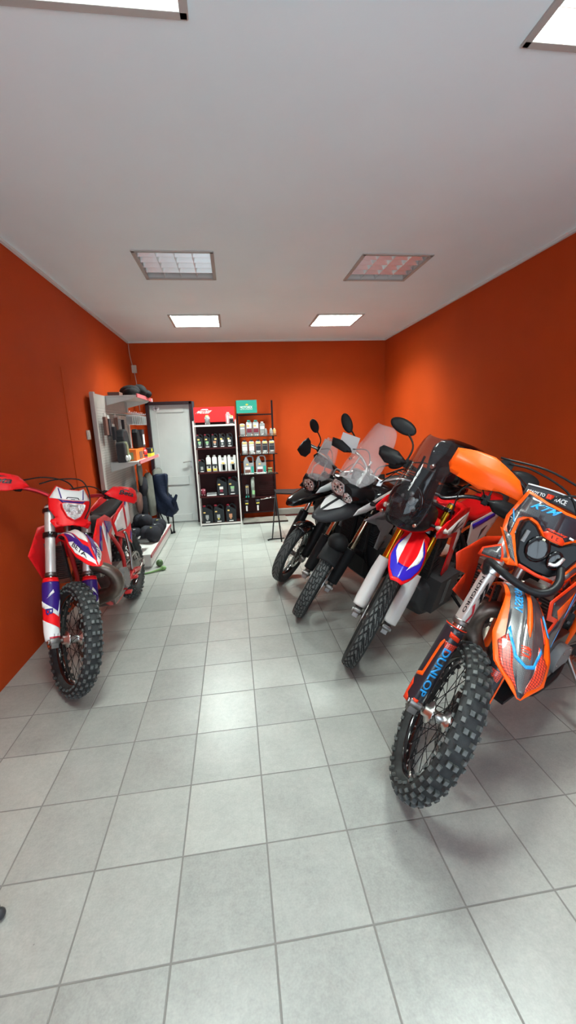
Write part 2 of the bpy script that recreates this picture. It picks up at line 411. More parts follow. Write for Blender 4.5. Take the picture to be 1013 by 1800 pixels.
# thin cove strip under the ceiling edge
for nm, c, sz in (('trim_1', (XL+.012, (YB+YF)/2, ZC-.012), (.024, YB-YF, .024)), ('trim_2', (XR-.012, (YB+YF)/2, ZC-.012), (.024, YB-YF, .024)), ('trim_3', ((XL+XR)/2, YB-.012, ZC-.012), (XR-XL-.05, .024, .024))):
    mb = MB(cove_m); mb.box(c, sz); structure(mb, nm)
skirt = mat('grey_skirting', (.20, .185, .165), .5, var=.1); skirt_red = mat('dark_red_skirting', (.10, .012, .008), .5)
mb = MB(skirt, skirt_red); mb.box((1.665, YB-.03, .082), (2.02, .06, .10)); mb.box((1.665, YB-.028, .016), (2.02, .056, .032), skirt_red); mb.cyl((.66, YB-.03, .132), (2.67, YB-.03, .132), .012, skirt)
structure(mb, 'baseboard_back', bevel=.006)
mb = MB(wall_m); mb.box((XL+.003, 4.28, 1.45), (.006, .012, 1.5)); structure(mb, 'trim_4')
# door
frame_m = mat('dark_brown_door_frame', (.032, .016, .02), .5); frame_b = mat('slate_door_stop', (.06, .065, .085), .5)
doorw = mat('white_door_laminate', (.56, .57, .55), .38, bump=.05, bscale=30, var=.04, vscale=4); doorg = mat('grey_groove', (.24, .25, .26), .6)
mb = MB(frame_m, frame_b)
mb.box((DX0+.02, YB-.01, DZ/2), (.05, .14, DZ)); mb.box((DX1-.02, YB-.01, DZ/2), (.05, .14, DZ)); mb.box(((DX0+DX1)/2, YB-.01, DZ-.02), (DX1-DX0, .14, .05))
mb.box((DX1+.018, YB-.02, DZ/2), (.035, .05, DZ), frame_b)
d1 = structure(mb, 'door_1', bevel=.003)
mb = MB(doorw, doorg)
x0, x1 = DX0+.045, DX1-.045; zc = .99
mb.box(((x0+x1)/2, YB+.04, 1.005), (x1-x0+.05, .045, 2.01))
for a, b_, c_, d_ in ((x0+.105, x1-.105, 1.86, 1.985), (x0, x0+.10, .02, 1.985), (x1-.10, x1, .02, 1.985), (x0+.105, x1-.105, .02, .14), (x0+.105, x1-.105, .66, .80)):
    mb.box(((a+b_)/2, YB+.008, (c_+d_)/2), (b_-a, .016, d_-c_))
dl = structure(mb, 'door_leaf', parent=d1)
mb = MB(alu, steel); hx = DX1-.09
mb.box((hx, YB-.004, 1.0), (.035, .01, .20)); mb.tube([(hx, YB-.01, 1.05), (hx, YB-.055, 1.05), (hx-.03, YB-.06, 1.048), (hx-.125, YB-.058, 1.035)], .009, steel, smooth=4); mb.cyl((hx, YB-.016, .95), (hx, YB-.004, .95), .012, steel)
dh = mb.build('door_handle', d1, bevel=.002); dh['kind'] = 'structure'
mb = MB(mat('white_sticker', (.9, .88, .9), .4), mat('sticker_print', (.35, .12, .18), .5))
for k in (0, 1):
    mb.lathe([(0, .034), (.004, .034), (.004, .001)], (DX0+.125+k*.042, YB-.001, 1.925), (0, -1, 0), 14, None); mb.box((DX0+.125+k*.042, YB-.006, 1.93), (.03, .002, .006), mb.mats[1])
st = mb.build('door_sticker', d1); st['kind'] = 'structure'

# ceiling lamps
louv = mat('louvre_aluminium', (.86, .87, .86), .26, .75); lampframe = mat('lamp_frame', (.42, .40, .37), .45)
tube_on = mat('lit_tube', (1, 1, 1), .5, emit=(.93, 1., .98), estr=6.); tube_off = mat('unlit_tube', (.75, .75, .75), .3)
housing_m = mat('lamp_housing', (.60, .60, .58), .35)
def ceiling_lamp(ix, iy, lit, label):
    x0, x1 = LX[ix]; y0, y1 = LY[iy]; cx, cy = (x0+x1)/2, (y0+y1)/2; w, h = x1-x0, y1-y0
    r = empty('ceiling_light', (cx, cy, ZC)); tag(r, label, 'ceiling light', 'recessed louvre lamps in the ceiling')
    mb = MB(lampframe)
    for sx in (-1, 1): mb.box((sx*(w/2-.006), 0, -.003), (.03, h+.012, .012)); mb.box((0, sx*(h/2-.006), -.003), (w+.012, .03, .012))
    mb.build('lamp_frame', r, bevel=.002)
    mb = MB(housing_m)
    for sx in (-1, 1): mb.box((sx*(w/2-.012), 0, .055), (.004, h-.02, .10)); mb.box((0, sx*(h/2-.012), .055), (w-.02, .004, .10))
    mb.box((0, 0, .107), (w-.02, h-.02, .004)); mb.build('lamp_housing', r)
    mb = MB(louv)
    n = 4
    for i in range(1, n):
        x = -w/2+.02+(w-.04)*i/n
        mb.add([V(x-.016, -h/2+.02, .050), V(x-.001, -h/2+.02, .004), V(x+.001, -h/2+.02, .004), V(x+.016, -h/2+.02, .050), V(x-.016, h/2-.02, .050), V(x-.001, h/2-.02, .004), V(x+.001, h/2-.02, .004), V(x+.016, h/2-.02, .050)], [(0, 1, 5, 4), (1, 2, 6, 5), (2, 3, 7, 6), (3, 0, 4, 7), (0, 3, 2, 1), (4, 5, 6, 7)])
    for j in range(1, 5):
        y = -h/2+.02+(h-.04)*j/5
        mb.add([V(-w/2+.02, y-.024, .050), V(-w/2+.02, y-.001, .005), V(-w/2+.02, y+.001, .005), V(-w/2+.02, y+.024, .050), V(w/2-.02, y-.024, .050), V(w/2-.02, y-.001, .005), V(w/2-.02, y+.001, .005), V(w/2-.02, y+.024, .050)], [(0, 4, 5, 1), (1, 5, 6, 2), (2, 6, 7, 3), (3, 7, 4, 0), (0, 1, 2, 3), (4, 7, 6, 5)])
    if not lit:
        # curved side reflectors seen behind the blades
        for i in range(n):
            xa = -w/2+.02+(w-.04)*i/n; ww = (w-.04)/n
            mb.grid(lambda a, b, xa=xa, ww=ww: V(xa+ww*a, (h/2-.02)*b, .062+.03*math.sin(a*PI)), 8, 1)
    mb.build('louvre', r)
    for i in range(4):
        x = -w/2+.02+(w-.04)*(i+.5)/4
        mb = MB(tube_on if lit else tube_off); mb.cyl((x, -h/2+.03, .082), (x, h/2-.03, .082), .008, None, 8); mb.build('lamp_tube', r)
    if lit:
        area('lamp_light', (cx, cy, ZC+.098), (0, 0, 0), w-.06, h-.06, LAMP_POWER*lit, (.87, 1.0, .95), 140)
ceiling_lamp(0, 0, .36, 'lit square louvre lamp at the top left corner of the photo, nearest the shop front')
ceiling_lamp(1, 0, .36, 'lit square louvre lamp at the top right corner of the photo, nearest the shop front')
ceiling_lamp(0, 1, 0, 'unlit square louvre lamp with silvery cells, middle of the left row')
ceiling_lamp(1, 1, 0, 'unlit square louvre lamp with dull reddish cells, middle of the right row')
ceiling_lamp(0, 2, 1.0, 'lit louvre lamp on the left, nearest the back wall')
ceiling_lamp(1, 2, 1.0, 'lit louvre lamp on the right, nearest the back wall')

# small wall fittings
wp = mat('aged_white_plastic', (.52, .46, .40), .45)
mb = MB(wp); mb.box((0, 0, 0), (.07, .05, .115)); mb.box((0, -.026, -.02), (.05, .01, .05))
o = mb.build('motion_sensor', bevel=.012); o.location = (XL+.075, YB-.03, 2.545); tag(o, 'small white motion sensor in the corner above the display rack', 'motion sensor')
mb = MB(wp); mb.tube([(XL+.02, YB-.01, ZC-.03), (XL+.028, YB-.012, 2.75), (XL+.05, YB-.012, 2.6)], .005, None, 6, 4); mb.tube([(XL+.07, YB-.012, 2.49), (XL+.085, YB-.012, 2.30), (XL+.09, YB-.012, 1.9)], .005, None, 6, 4)
tag(mb.build('sensor_cable'), 'thin pale cable running down the back left corner from the sensor', 'cable')
mb = MB(wp); mb.box((0, 0, 0), (.014, .10, .10)); mb.box((.008, 0, 0), (.008, .07, .07)); o = mb.build('light_switch', bevel=.004); o.location = (XL+.008, 4.78, 1.56)
tag(o, 'white light switch on the left wall beside the display panel edge', 'light switch')
# ------------------------------------------------------------------ motorcycles
def Rx(a): return Matrix.Rotation(a, 4, 'X')
class Rig:
    # bike frame: x to the rider's right, y forward, z up, origin on the ground below the front axle
    def __init__(s, gx, gy, psi, phi, steer, R, tw, Rr, wb, rake=27*D, off=.057):
        s.R, s.tw, s.Rr, s.wb = R, tw, Rr, wb
        a = V(0, -math.sin(rake), math.cos(rake)); w = V(0, math.cos(rake), math.sin(rake)); ax = V(0, 0, R)
        base = Matrix((( 1, 0, 0, 0), (0, w.y, a.y, 0), (0, w.z, a.z, R), (0, 0, 0, 1)))
        S = ax-w*off
        s.FM = Matrix.Translation(S) @ Matrix.Rotation(steer, 4, a) @ Matrix.Translation(-S) @ base
        rot = Matrix.Rotation(psi, 4, 'Z') @ Matrix.Rotation(-phi, 4, 'Y')
        Mw = Matrix.Rotation(steer, 4, a)
        lo = 9
        for k in range(144):
            t = k*2*PI/144
            for x, rr in ((-tw, R-.03), (-tw*.8, R-.008), (0, R), (tw*.8, R-.008), (tw, R-.03)):
                p = V(x, rr*math.cos(t), R+rr*math.sin(t)); q = Matrix.Translation(S) @ Mw @ Matrix.Translation(-S) @ p; lo = min(lo, (rot @ q).z)
        s.M = Matrix.Translation(V(gx, gy, -lo)) @ rot
        # rear axle height so that the rear tyre also stands on the floor
        lor = 9
        for k in range(144):
            t = k*2*PI/144
            for x, rr in ((-tw*1.3, Rr-.03), (0, Rr), (tw*1.3, Rr-.03)): lor = min(lor, (s.M @ V(x, -wb+rr*math.cos(t), Rr+rr*math.sin(t))).z)
        s.rz = Rr-lor/math.cos(phi)

def wheel(rig, root, front, kind, rimm, hubm, spokem, disc=-1, nsp=32, nip=None):
    R = rig.R if front else rig.Rr; tw = rig.tw if front else rig.tw*1.3
    xf = rig.FM if front else Matrix.Translation(V(0, -rig.wb, rig.rz))
    rr = R-.082 if front else R-.10
    mb = MB(rimm)
    mb.lathe([(-.021, rr+.012), (-.024, rr+.004), (-.017, rr-.006), (0, rr-.012), (.017, rr-.006), (.024, rr+.004), (.021, rr+.012), (0, rr+.004)], n=64, closed=True)
    wh = mb.build('front_wheel' if front else 'rear_wheel', root, xf)
    # tyre
    H = R-rr; ro = R-.013 if kind == 'knobby' else R
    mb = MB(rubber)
    half = [(.45*tw, rr), (.72*tw, rr+.06*H), (.96*tw, rr+.35*H), (tw, rr+.58*H), (.92*tw, ro-.20*H), (.72*tw, ro-.085*H)]
    crown = [(.5*tw, ro-.032*H), (.25*tw, ro-.008*H), (0, ro), (-.25*tw, ro-.008*H), (-.5*tw, ro-.032*H)]
    if kind == 'knobby':
        prof = half+crown+[(-a, b) for a, b in reversed(half)]
        mb.lathe(prof, n=72, closed=True); mb.lathe([(-.93*tw, rr+.40*H), (-1.03*tw, rr+.47*H), (-.95*tw, rr+.54*H)], n=72); mb.lathe([(.93*tw, rr+.40*H), (1.03*tw, rr+.47*H), (.95*tw, rr+.54*H)], n=72)
        npos = 34 if front else 30
        for k in range(npos):
            for row, (ax, r0, ln, wd, h, ph) in enumerate(((.22, ro, .020, .017, .015, 0), (-.22, ro, .020, .017, .015, 0), (.56, ro-.006, .019, .016, .015, .5), (-.56, ro-.006, .019, .016, .015, .5), (.84, ro-.020, .018, .014, .016, 0), (-.84, ro-.020, .018, .014, .016, 0), (1.0, ro-.045, .016, .010, .013, .5), (-1.0, ro-.045, .016, .010, .013, .5))):
                t = (k+ph)*2*PI/npos; tilt = ax*1.0
                rad = V(0, math.cos(t), math.sin(t)); tan = V(0, -math.sin(t), math.cos(t)); out = (rad*math.cos(tilt)+V(1, 0, 0)*math.sin(tilt)).normalized(); sd = tan.cross(out)
                c = V(ax*tw*.98, 0, 0)+rad*(r0)
                rot = Matrix((sd, tan, out)).transposed()
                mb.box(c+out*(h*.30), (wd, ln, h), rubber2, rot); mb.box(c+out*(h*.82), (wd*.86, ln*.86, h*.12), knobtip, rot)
    else:
        prof = half+crown+[(-a, b) for a, b in reversed(half)]
        mb.lathe(half, n=72); mb.lathe([(-a, b) for a, b in half], n=72)
        # tread: fine surface with real grooves
        nu = 520; nv = 18; vs = []
        def rad_at(x):
            q = abs(x)/tw
            tab = [(0, ro), (.25, ro-.008*H), (.5, ro-.032*H), (.72, ro-.085*H)]
            return lerp_tab(tab, q)[0]
        def fn(u, v):
            x = v*.72*tw; r = rad_at(x); t = u*2*PI; g = 0
            if kind == 'net':      # crossing zigzag grooves
                a = (u*34+abs(v)*1.15) % 1; b = (u*34-v*1.5+.3) % 1
                if min(a, 1-a) < .10 or (min(b, 1-b) < .08 and abs(v) < .8): g = .007
            elif kind == 'block':
                z = .16*math.sin(u*2*PI*40); a = (u*40+(.5 if v > 0 else 0)) % 1
                if abs(v-z) < .06 or abs(abs(v)-.55-z*.5) < .05 or (min(a, 1-a) < .07): g = .006
            else:
                a = (u*30+abs(v)*1.6) % 1
                if min(a, 1-a) < .05 and .12 < abs(v) < .9: g = .004
            return V(x, (r-g)*math.cos(t), (r-g)*math.sin(t))
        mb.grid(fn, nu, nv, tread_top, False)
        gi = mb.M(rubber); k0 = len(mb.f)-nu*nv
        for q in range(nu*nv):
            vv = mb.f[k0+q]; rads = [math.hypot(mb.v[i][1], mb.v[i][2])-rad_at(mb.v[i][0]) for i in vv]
            if min(rads) < -.002: mb.mi[k0+q] = gi  # recessed faces take darker rubber, painting in the groove shade
    mb.build('tyre', wh, xf)
    # hub, spokes
    hr = .030 if front else .045; fl = .050 if front else .062
    mb = MB(hubm, dalu); mb.lathe([(-.062, .012), (-.060, .030), (-.046, .032), (-.043, fl), (-.035, fl), (-.030, hr), (-.012, hr*.8), (.012, hr*.8), (.028, hr), (.033, fl), (.041, fl), (.046, .028), (.066, .026), (.068, .012)], n=28); mb.cyl((-.10, 0, 0), (.10, 0, 0), .011, steel)
    mb.build('hub', wh, xf)
    for k in range(nsp):
        sd = 1 if k % 2 else -1; t = k*2*PI/nsp; dt = (.55 if (k//2) % 2 else -.55)
        a = V(sd*.038, fl*.9*math.cos(t+dt*1.6), fl*.9*math.sin(t+dt*1.6)); b = V(sd*.004, (rr-.006)*math.cos(t), (rr-.006)*math.sin(t))
        mb = MB(spokem); mb.tube([a, b], .0017, None, 5)
        if nip: mb.tube([b-(b-a).normalized()*.016, b], .0036, nip, 6)
        mb.build('spoke', wh, xf)
    if disc:
        for sd in ([disc] if disc in (-1, 1) else [-1, 1]):
            x = sd*.060; ro_, ri = (.130, .102) if front else (.110, .085)
            mb = MB(steel, dalu)
            mb.lathe([(x-.0025, ri), (x-.0025, ro_), (x+.0025, ro_), (x+.0025, ri)], n=48, closed=True, smooth=False)
            for q in range(6):
                t = q*PI/3; mb.beam((x, .03*math.cos(t), .03*math.sin(t)), (x, ri*1.03*math.cos(t+.35), ri*1.03*math.sin(t+.35)), .016, .005, dalu, (1, 0, 0))
            for q in range(30):
                t = q*2*PI/30; rq = ri+(ro_-ri)*(.3+.4*(q % 2)); mb.cyl((x-.0032, rq*math.cos(t), rq*math.sin(t)), (x+.0032, rq*math.cos(t), rq*math.sin(t)), .0035, matte_black, 6)
            mb.build('brake_disc', wh, xf)
    return wh

def fork(rig, root, sx, lower, upper, guard, u_top, split, clampm, inner_up=False, clamp_u=(.68, .86), rl=.026, ru=.030, boot=None):
    # inner_up: conventional look (thin tube above the lower slider)
    legs = []
    for sg in (1, -1):
        x = sg*sx; mb = MB(lower, upper, dalu, steel)
        mb.cyl((x, -.035, -.03), (x, -.035, split+.04), rl, lower, 18)
        mb.cyl((x, -.035, split), (x, -.035, u_top), ru, upper, 20)
        if not inner_up: mb.lathe([(0, ru), (.004, ru+.004), (.022, ru+.004), (.026, ru)], (x, -.035, split-.004), (0, 0, 1), 20, dalu)
        # axle lug
        mb.box((x, -.014, -.012), (.040, .066, .060), dalu); mb.cyl((x-.026, 0, 0), (x+.026, 0, 0), .024, dalu, 14); mb.cyl((x+sg*.026, 0, 0), (x+sg*.036, 0, 0), .016, steel, 8)
        mb.cyl((x, -.035, u_top), (x, -.035, u_top+.012), ru*.8, dalu, 12)
        legs.append(mb.build('fork_leg', root, rig.FM, bevel=.0015))
    mb = MB(clampm, steel)
    for u, th in ((clamp_u[0], .034), (clamp_u[1], .026)):
        for sg in (1, -1): mb.lathe([(-th/2, ru), (-th/2, ru+.012), (th/2, ru+.012), (th/2, ru)], (sg*sx, -.035, u), (0, 0, 1), 20, closed=True); mb.cyl((sg*(sx-.03), -.075, u), (sg*(sx-.03), -.06, u), .006, steel, 6)
        mb.prism([(-sx, -.05), (-.05, -.09), (.05, -.09), (sx, -.05), (sx-.035, -.012), (-sx+.035, -.012)], th*.9, ((0, 0, u), (1, 0, 0), (0, 1, 0)))
    mb.cyl((0, -.057, clamp_u[0]-.02), (0, -.057, clamp_u[1]+.03), .022, steel)
    mb.build('triple_clamp', root, rig.FM, bevel=.003)
    return legs

def hbar(rig, root, pts, m, r=.013, grip=matte_black, name='handlebar'):
    # pts: right half path from the centre outwards (x,w,u)
    full = [(-x, w, u) for x, w, u in reversed(pts[1:])]+list(pts)
    mb = MB(m); mb.tube(full, r, None, 12, 5)
    hb = mb.build(name, root, rig.FM)
    a, b = Vector(pts[-2]), Vector(pts[-1]); d = (b-a).normalized()
    for sg in (1, -1):
        f = lambda p: V(sg*p.x, p.y, p.z)
        mb = MB(grip); e = b+d*.004; s_ = e-d*.125
        rings = []; ax = f(e)-f(s_); mb.lathe([(0, .020), (.004, .023), (.010, .0175)]+[(.010+.012*k, .0165+.001*(k % 2)) for k in range(9)]+[(.12, .019), (.129, .018), (.130, .004)], f(s_), ax, 14)
        mb.build('grip', hb, rig.FM)
        mb = MB(black_m, alu); p = f(s_-d*.03); mb.cyl(f(s_-d*.045), f(s_-d*.005), .022, black_m, 14); mb.box(p+V(sg*-.005, .02, .012), (.05, .04, .036), black_m); mb.box(p+V(0, .028, -.018), (.035, .03, .03), black_m)
        mb.build('control_housing', hb, rig.FM, bevel=.003)
        mb = MB(alu); q = f(s_-d*.02); mb.tube([q+V(0, .02, .0), q+V(sg*.03, .05, -.004), f(s_+d*.05)+V(0, .055, -.008), f(e)+V(0, .040, -.008)], [.007, .006, .005, .006], None, 8, 4); mb.ell(f(e)+V(0, .040, -.008), (.007, .007, .007))
        mb.build('lever', hb, rig.FM)
    return hb
def mirror_part(rig, hb, base, knee, head, size, rot, sg, m=black_m, glass=True):
    mb = MB(m); f = lambda p: V(sg*p[0], p[1], p[2])
    mb.tube([f(base), f(knee), f(head)], [.007, .006, .008], None, 8, 5)
    Rm = (Matrix.Rotation(sg*rot, 3, 'Y'))
    mb.ell(f(head), size, None, 20, Rm)
    mo = mb.build('mirror', hb, rig.FM)
    if glass:
        mg = MB(chrome); n = 20; c = f(head)+V(0, -size[1]*.92, 0); vs = [c+Rm @ V(size[0]*.82*math.cos(2*PI*k/n), -.004, size[2]*.82*math.sin(2*PI*k/n)) for k in range(n)]
        vs2 = [v+V(0, .003, 0) for v in vs]; mg.add(vs+vs2, [tuple(range(n)), tuple(reversed(range(n, 2*n)))]+[(k, n+k, n+(k+1) % n, (k+1) % n) for k in range(n)]); mg.build('mirror_glass', mo, rig.FM)
    return mo
def surf_plate(fn, poly, m, th, name, parent, xf, extra=None, side=1, step=(.02, .02), label=None, off=0):
    # curved sheet cut to an outline; extra: list of (kind, ...) graphics on the outer face
    mb = MB(m); mb.decal(poly, fn, m, off, step, (8, 8), side)
    for e in (extra or []):
        if e[0] == 'd': mb.decal(e[1], fn, e[2], (e[3] if len(e) > 3 else .0024), step, (8, 8), side)
        else: mb.text(e[1], e[2], e[3], e[4], fn, e[5], .0042, (.01, .01), side, e[6] if len(e) > 6 else 0)
    return mb.build(name, parent, xf, solid=(th if side > 0 else -th), label=label)
def fender_fn(tab, y_sign=1):
    # tab rows: s, w, u, halfwidth, drop, ridge
    def fn(s, t):
        w, u, hw, dr, rg = lerp_tab(tab, s)
        w2, u2 = lerp_tab(tab, min(s+.02, 1))[:2]; w1, u1 = lerp_tab(tab, max(s-.02, 0))[:2]
        dw, du = w2-w1, u2-u1; L = math.hypot(dw, du) or 1; nw, nu = -du/L, dw/L
        if nu < 0 and abs(nu) > .3: nw, nu = -nw, -nu
        h = -dr*abs(t)**1.7+rg*max(0, 1-abs(t)*4)
        return V(hw*t, w+nw*h, u+nu*h)
    return fn
def smooth_tab(rows, n=5):
    out = []
    P = [Vector(r[1:3]) for r in rows]
    C = catmull([(p.x, p.y, 0) for p in P], n); R = rows
    for k, c in enumerate(C):
        i = min(k//n, len(R)-2); t = (k-i*n)/n
        s = R[i][0]+(R[i+1][0]-R[i][0])*t
        out.append((s, c.x, c.y)+tuple(a+(b-a)*t for a, b in zip(R[i][3:], R[i+1][3:])))
    return out
def fender(rig, root, rows, m, extra=[], name='front_fender', xf=None, parent=None, nu=28, nv=16, th=.003):
    fn = fender_fn(smooth_tab(rows)); mb = MB(m); mb.grid(fn, nu, nv, m, uvk=(8, 1))
    for e in extra:
        if e[0] == 'd': mb.decal(e[1], fn, e[2], e[3] if len(e) > 3 else .0024, (.03, .12), (8, 1), e[4] if len(e) > 4 else -1)
        else: mb.text(e[1], e[2], e[3], e[4], fn, e[5], .0044, (.03, .12), -1, 0)
    return mb.build(name, parent or root, rig.FM if xf is None else xf, solid=-th), fn

def guard_fn(x, w0, u0, u1, prof, sg=1, a0=0.):
    # half shell around a fork leg; s 0..1 from u0 down to u1, t -1..1 from outside round the front
    def fn(s, t):
        r, span = lerp_tab(prof, s); a = a0+t*span
        return V(x-r*math.sin(a), w0+r*math.cos(a), u0+(u1-u0)*s)
    return fn
def guard(rig, leg, x, w0, u0, u1, prof, m, extra=[], a0=0., name='fork_guard', label=None):
    fn = guard_fn(x, w0, u0, u1, prof, 1, a0); mb = MB(m); mb.grid(fn, 22, 16, m, uvk=(5.5, 1))
    for e in extra:
        if e[0] == 'd': mb.decal(e[1], fn, e[2], e[3] if len(e) > 3 else .0024, (.05, .12), (5.5, 1), GS)
        else: mb.text(e[1], e[2], e[3], e[4], fn, e[5], .0044, (.03, .1), GS)
    return mb.build(name, leg, rig.FM, solid=.003*GS, label=label)
GS = 1
# ------------------------------------------------------------------ shared body pieces (bike frame: x right, y forward, z up)
def side_plate(root, name, poly, x0, flare, m, th=.004, extra=[], parent=None, label=None, sides=(1, -1), border=None):
    # poly in (y,z); flare(y,z) gives the extra outward x
    out = []
    for sg in sides:
        fn = lambda a, b, sg=sg: V(sg*(x0+flare(a, b)), a, b)
        mb = MB(m); mb.decal(poly, fn, m, 0, (.05, .05), (8, 8))
        sd = -1 if sg > 0 else 1
        sd = 1 if sg > 0 else -1
        for e in extra:
            if e[0] == 'd': mb.decal(e[1], fn, e[2], e[3] if len(e) > 3 else .0026, (.05, .05), (8, 8), sd)
            elif e[0] == 't':
                org, du, dv = e[2], e[3], e[4]
                if sg < 0: pass
                else: org, du = (org[0]+du[0], org[1]+du[1]), (-du[0], -du[1])
                mb.text(e[1], org, du, dv, fn, e[5], .0046, (.02, .02), sd, 0)
        out.append(mb.build(name, parent or root, None, solid=th, label=label))
    return out
def seat_loft(root, rows, m, name='seat', n=16, stripe=None, label=None):
    # rows: y, halfwidth, z_top, z_bottom
    rings = []
    for y, hw, zt, zb in rows:
        ring = []
        for k in range(n):
            a = 2*PI*k/n; cx = math.copysign(abs(math.cos(a))**.6, math.cos(a)); sz = math.copysign(abs(math.sin(a))**.6, math.sin(a))
            ring.append(V(hw*cx, y, (zt+zb)/2+(zt-zb)/2*sz))
        rings.append(ring)
    mb = MB(m); mb.loft(rings, m)
    return mb.build(name, root, label=label)
def loft_yz(mats, rows, n=20, p=.6, m=None, mb=None):
    rings = []
    for y, cx, hw, zt, zb in rows:
        rings.append([V(cx+hw*math.copysign(abs(math.cos(2*PI*k/n))**p, math.cos(2*PI*k/n)), y, (zt+zb)/2+(zt-zb)/2*math.copysign(abs(math.sin(2*PI*k/n))**p, math.sin(2*PI*k/n))) for k in range(n)])
    mb = mb or MB(mats); mb.loft(rings, m or mats); return mb
def engine(root, y, z, m1, m2, w=.15, tall=.28):
    mb = MB(m1, m2, dalu)
    mb.box((0, y-.12, z+.02), (w*1.7, .34, .24), m1)
    for sg in (-1, 1):
        mb.cyl((sg*w*.75, y-.20, z+.02), (sg*(w+.02), y-.20, z+.02), .085, m2, 24); mb.cyl((sg*w*.75, y-.02, z-.0), (sg*(w+.01), y-.02, z-.0), .065, m2, 20)
        for k in range(6): a = k*PI/3; mb.cyl((sg*(w+.018), y-.20+.07*math.cos(a), z+.02+.07*math.sin(a)), (sg*(w+.026), y-.20+.07*math.cos(a), z+.02+.07*math.sin(a)), .006, steel, 6)
    R = Matrix.Rotation(-.25, 3, 'X')
    for k in range(7): mb.box(Vector((0, y-.01, z+.15))+R @ V(0, 0, .026*k), (w*1.15-.002*k, .145, .012), m1, R)
    mb.box(Vector((0, y-.01, z+.15))+R @ V(0, 0, .08), (w*.95, .12, .19), m1, R); mb.box(Vector((0, y-.01, z+.15))+R @ V(0, 0, .19), (w*1.0, .13, .06), m2, R)
    return mb.build('engine', root, bevel=.006)
def frame(root, pts_list, m, r=.016, name='frame'):
    mb = MB(m)
    for sg in (-1, 1):
        for pts in pts_list: mb.tube([V(sg*p[0], p[1], p[2]) for p in pts], r, None, 10, 4)
    return mb.build(name, root)
def swingarm(rig, root, m, pivot=(.09, -.98, .42)):
    mb = MB(m); ax = V(0, -rig.wb, rig.rz)
    for sg in (-1, 1): mb.beam((sg*pivot[0], pivot[1], pivot[2]), (sg*.105, ax.y-.03, ax.z), .028, .065, None); mb.box((sg*.105, ax.y, ax.z), (.034, .09, .055))
    mb.cyl((-pivot[0], pivot[1]-.10, pivot[2]-.02), (pivot[0], pivot[1]-.10, pivot[2]-.02), .03, None)
    return mb.build('swingarm', root, bevel=.004)
def pegs(root, y, z, m, x=.12):
    for sg in (-1, 1):
        mb = MB(m, dalu); mb.box((sg*(x+.045), y, z), (.085, .045, .016)); 
        for k in range(5): mb.box((sg*(x+.015+.015*k), y, z+.012), (.004, .045, .012))
        mb.box((sg*x, y, z-.01), (.03, .05, .05), dalu); mb.build('footpeg', root, bevel=.002)
def chain(rig, root, y=-1.0, z=.40, rs=.11, x=-.085):
    mb = MB(dalu, steel); ax = V(0, -rig.wb, rig.rz)
    mb.lathe([(x-.003, rs-.02), (x-.003, rs), (x+.003, rs), (x+.003, rs-.02)], ax, (1, 0, 0), 40, closed=True, m=dalu, smooth=False)
    for k in range(5): t = k*2*PI/5; mb.beam(ax+V(x, .05*math.cos(t), .05*math.sin(t)), ax+V(x, (rs-.015)*math.cos(t), (rs-.015)*math.sin(t)), .02, .005, dalu, (1, 0, 0))
    mb.cyl((x-.006, y, z), (x+.006, y, z), .035, dalu, 16)
    for dz, dz2 in ((rs, .035), (-rs, -.035)): mb.beam((x, ax.y, ax.z+dz), (x, y, z+dz2), .009, .013, steel)
    return mb.build('chain_drive', root)
def sidestand(rig, root, top, x_foot, y_foot, m, foot_m=None):
    # foot placed so that it rests on the floor
    Mi = rig.M.inverted(); f = V(x_foot, y_foot, 0)
    for _ in range(4):
        wz = (rig.M @ f).z; f.z -= (wz-.012)/max(rig.M[2][2], .5)
    mb = MB(m, foot_m or dalu); t = Vector(top); mid = t.lerp(f, .45)+V(-.012, .01, 0)
    mb.tube([t, mid, f], [.013, .012, .011, .009], m, 10, 6); mb.box(t+V(.005, 0, .01), (.03, .05, .06), dalu)
    d = (rig.M.to_3x3().inverted() @ V(0, 0, 1)).normalized(); sd = V(0, 1, 0).cross(d).normalized(); rot = Matrix((sd, V(0, 1, 0), d)).transposed()
    mb.box(f, (.05, .075, .014), foot_m or dalu, rot)
    return mb.build('side_stand', root, bevel=.002)
def radiators(root, y, z0, z1, xi, xo, m=dalu, tilt=0.):
    gm = mat('radiator_core', (.03, .028, .028), .6, .4)
    for sg in (-1, 1):
        mb = MB(m, gm); c = V(sg*(xi+xo)/2, y, (z0+z1)/2); mb.box(c, (xo-xi, .030, z1-z0-.02), gm)
        for k in range(int((z1-z0)/.014)): mb.box((c.x, y+.018, z0+.012+.014*k), (xo-xi-.008, .006, .0025), m)
        for z in (z0, z1): mb.box((c.x, y, z), (xo-xi, .042, .03), m)
        mb.build('radiator', root, bevel=.003)
def cables(rig, root, lists, r=.0045, m=None):
    for pts in lists:
        mb = MB(m or cable_m); mb.tube(pts, r, None, 7, 6); mb.build('cable', root, rig.FM)
def caliper(rig, leg, x, front=True, m=None):
    mb = MB(m or dalu, steel); mb.box((x, -.085, .075), (.062, .05, .085)); mb.box((x, -.105, .04), (.05, .03, .05)); mb.cyl((x+.034, -.08, .095), (x+.038, -.08, .095), .014, steel, 12); mb.cyl((x+.034, -.08, .055), (x+.038, -.08, .055), .014, steel, 12)
    return mb.build('brake_caliper', leg, rig.FM, bevel=.004)
def root_of(rig, name, label, group=None):
    r = empty(name, m=rig.M); tag(r, label, 'motorcycle', group); return r
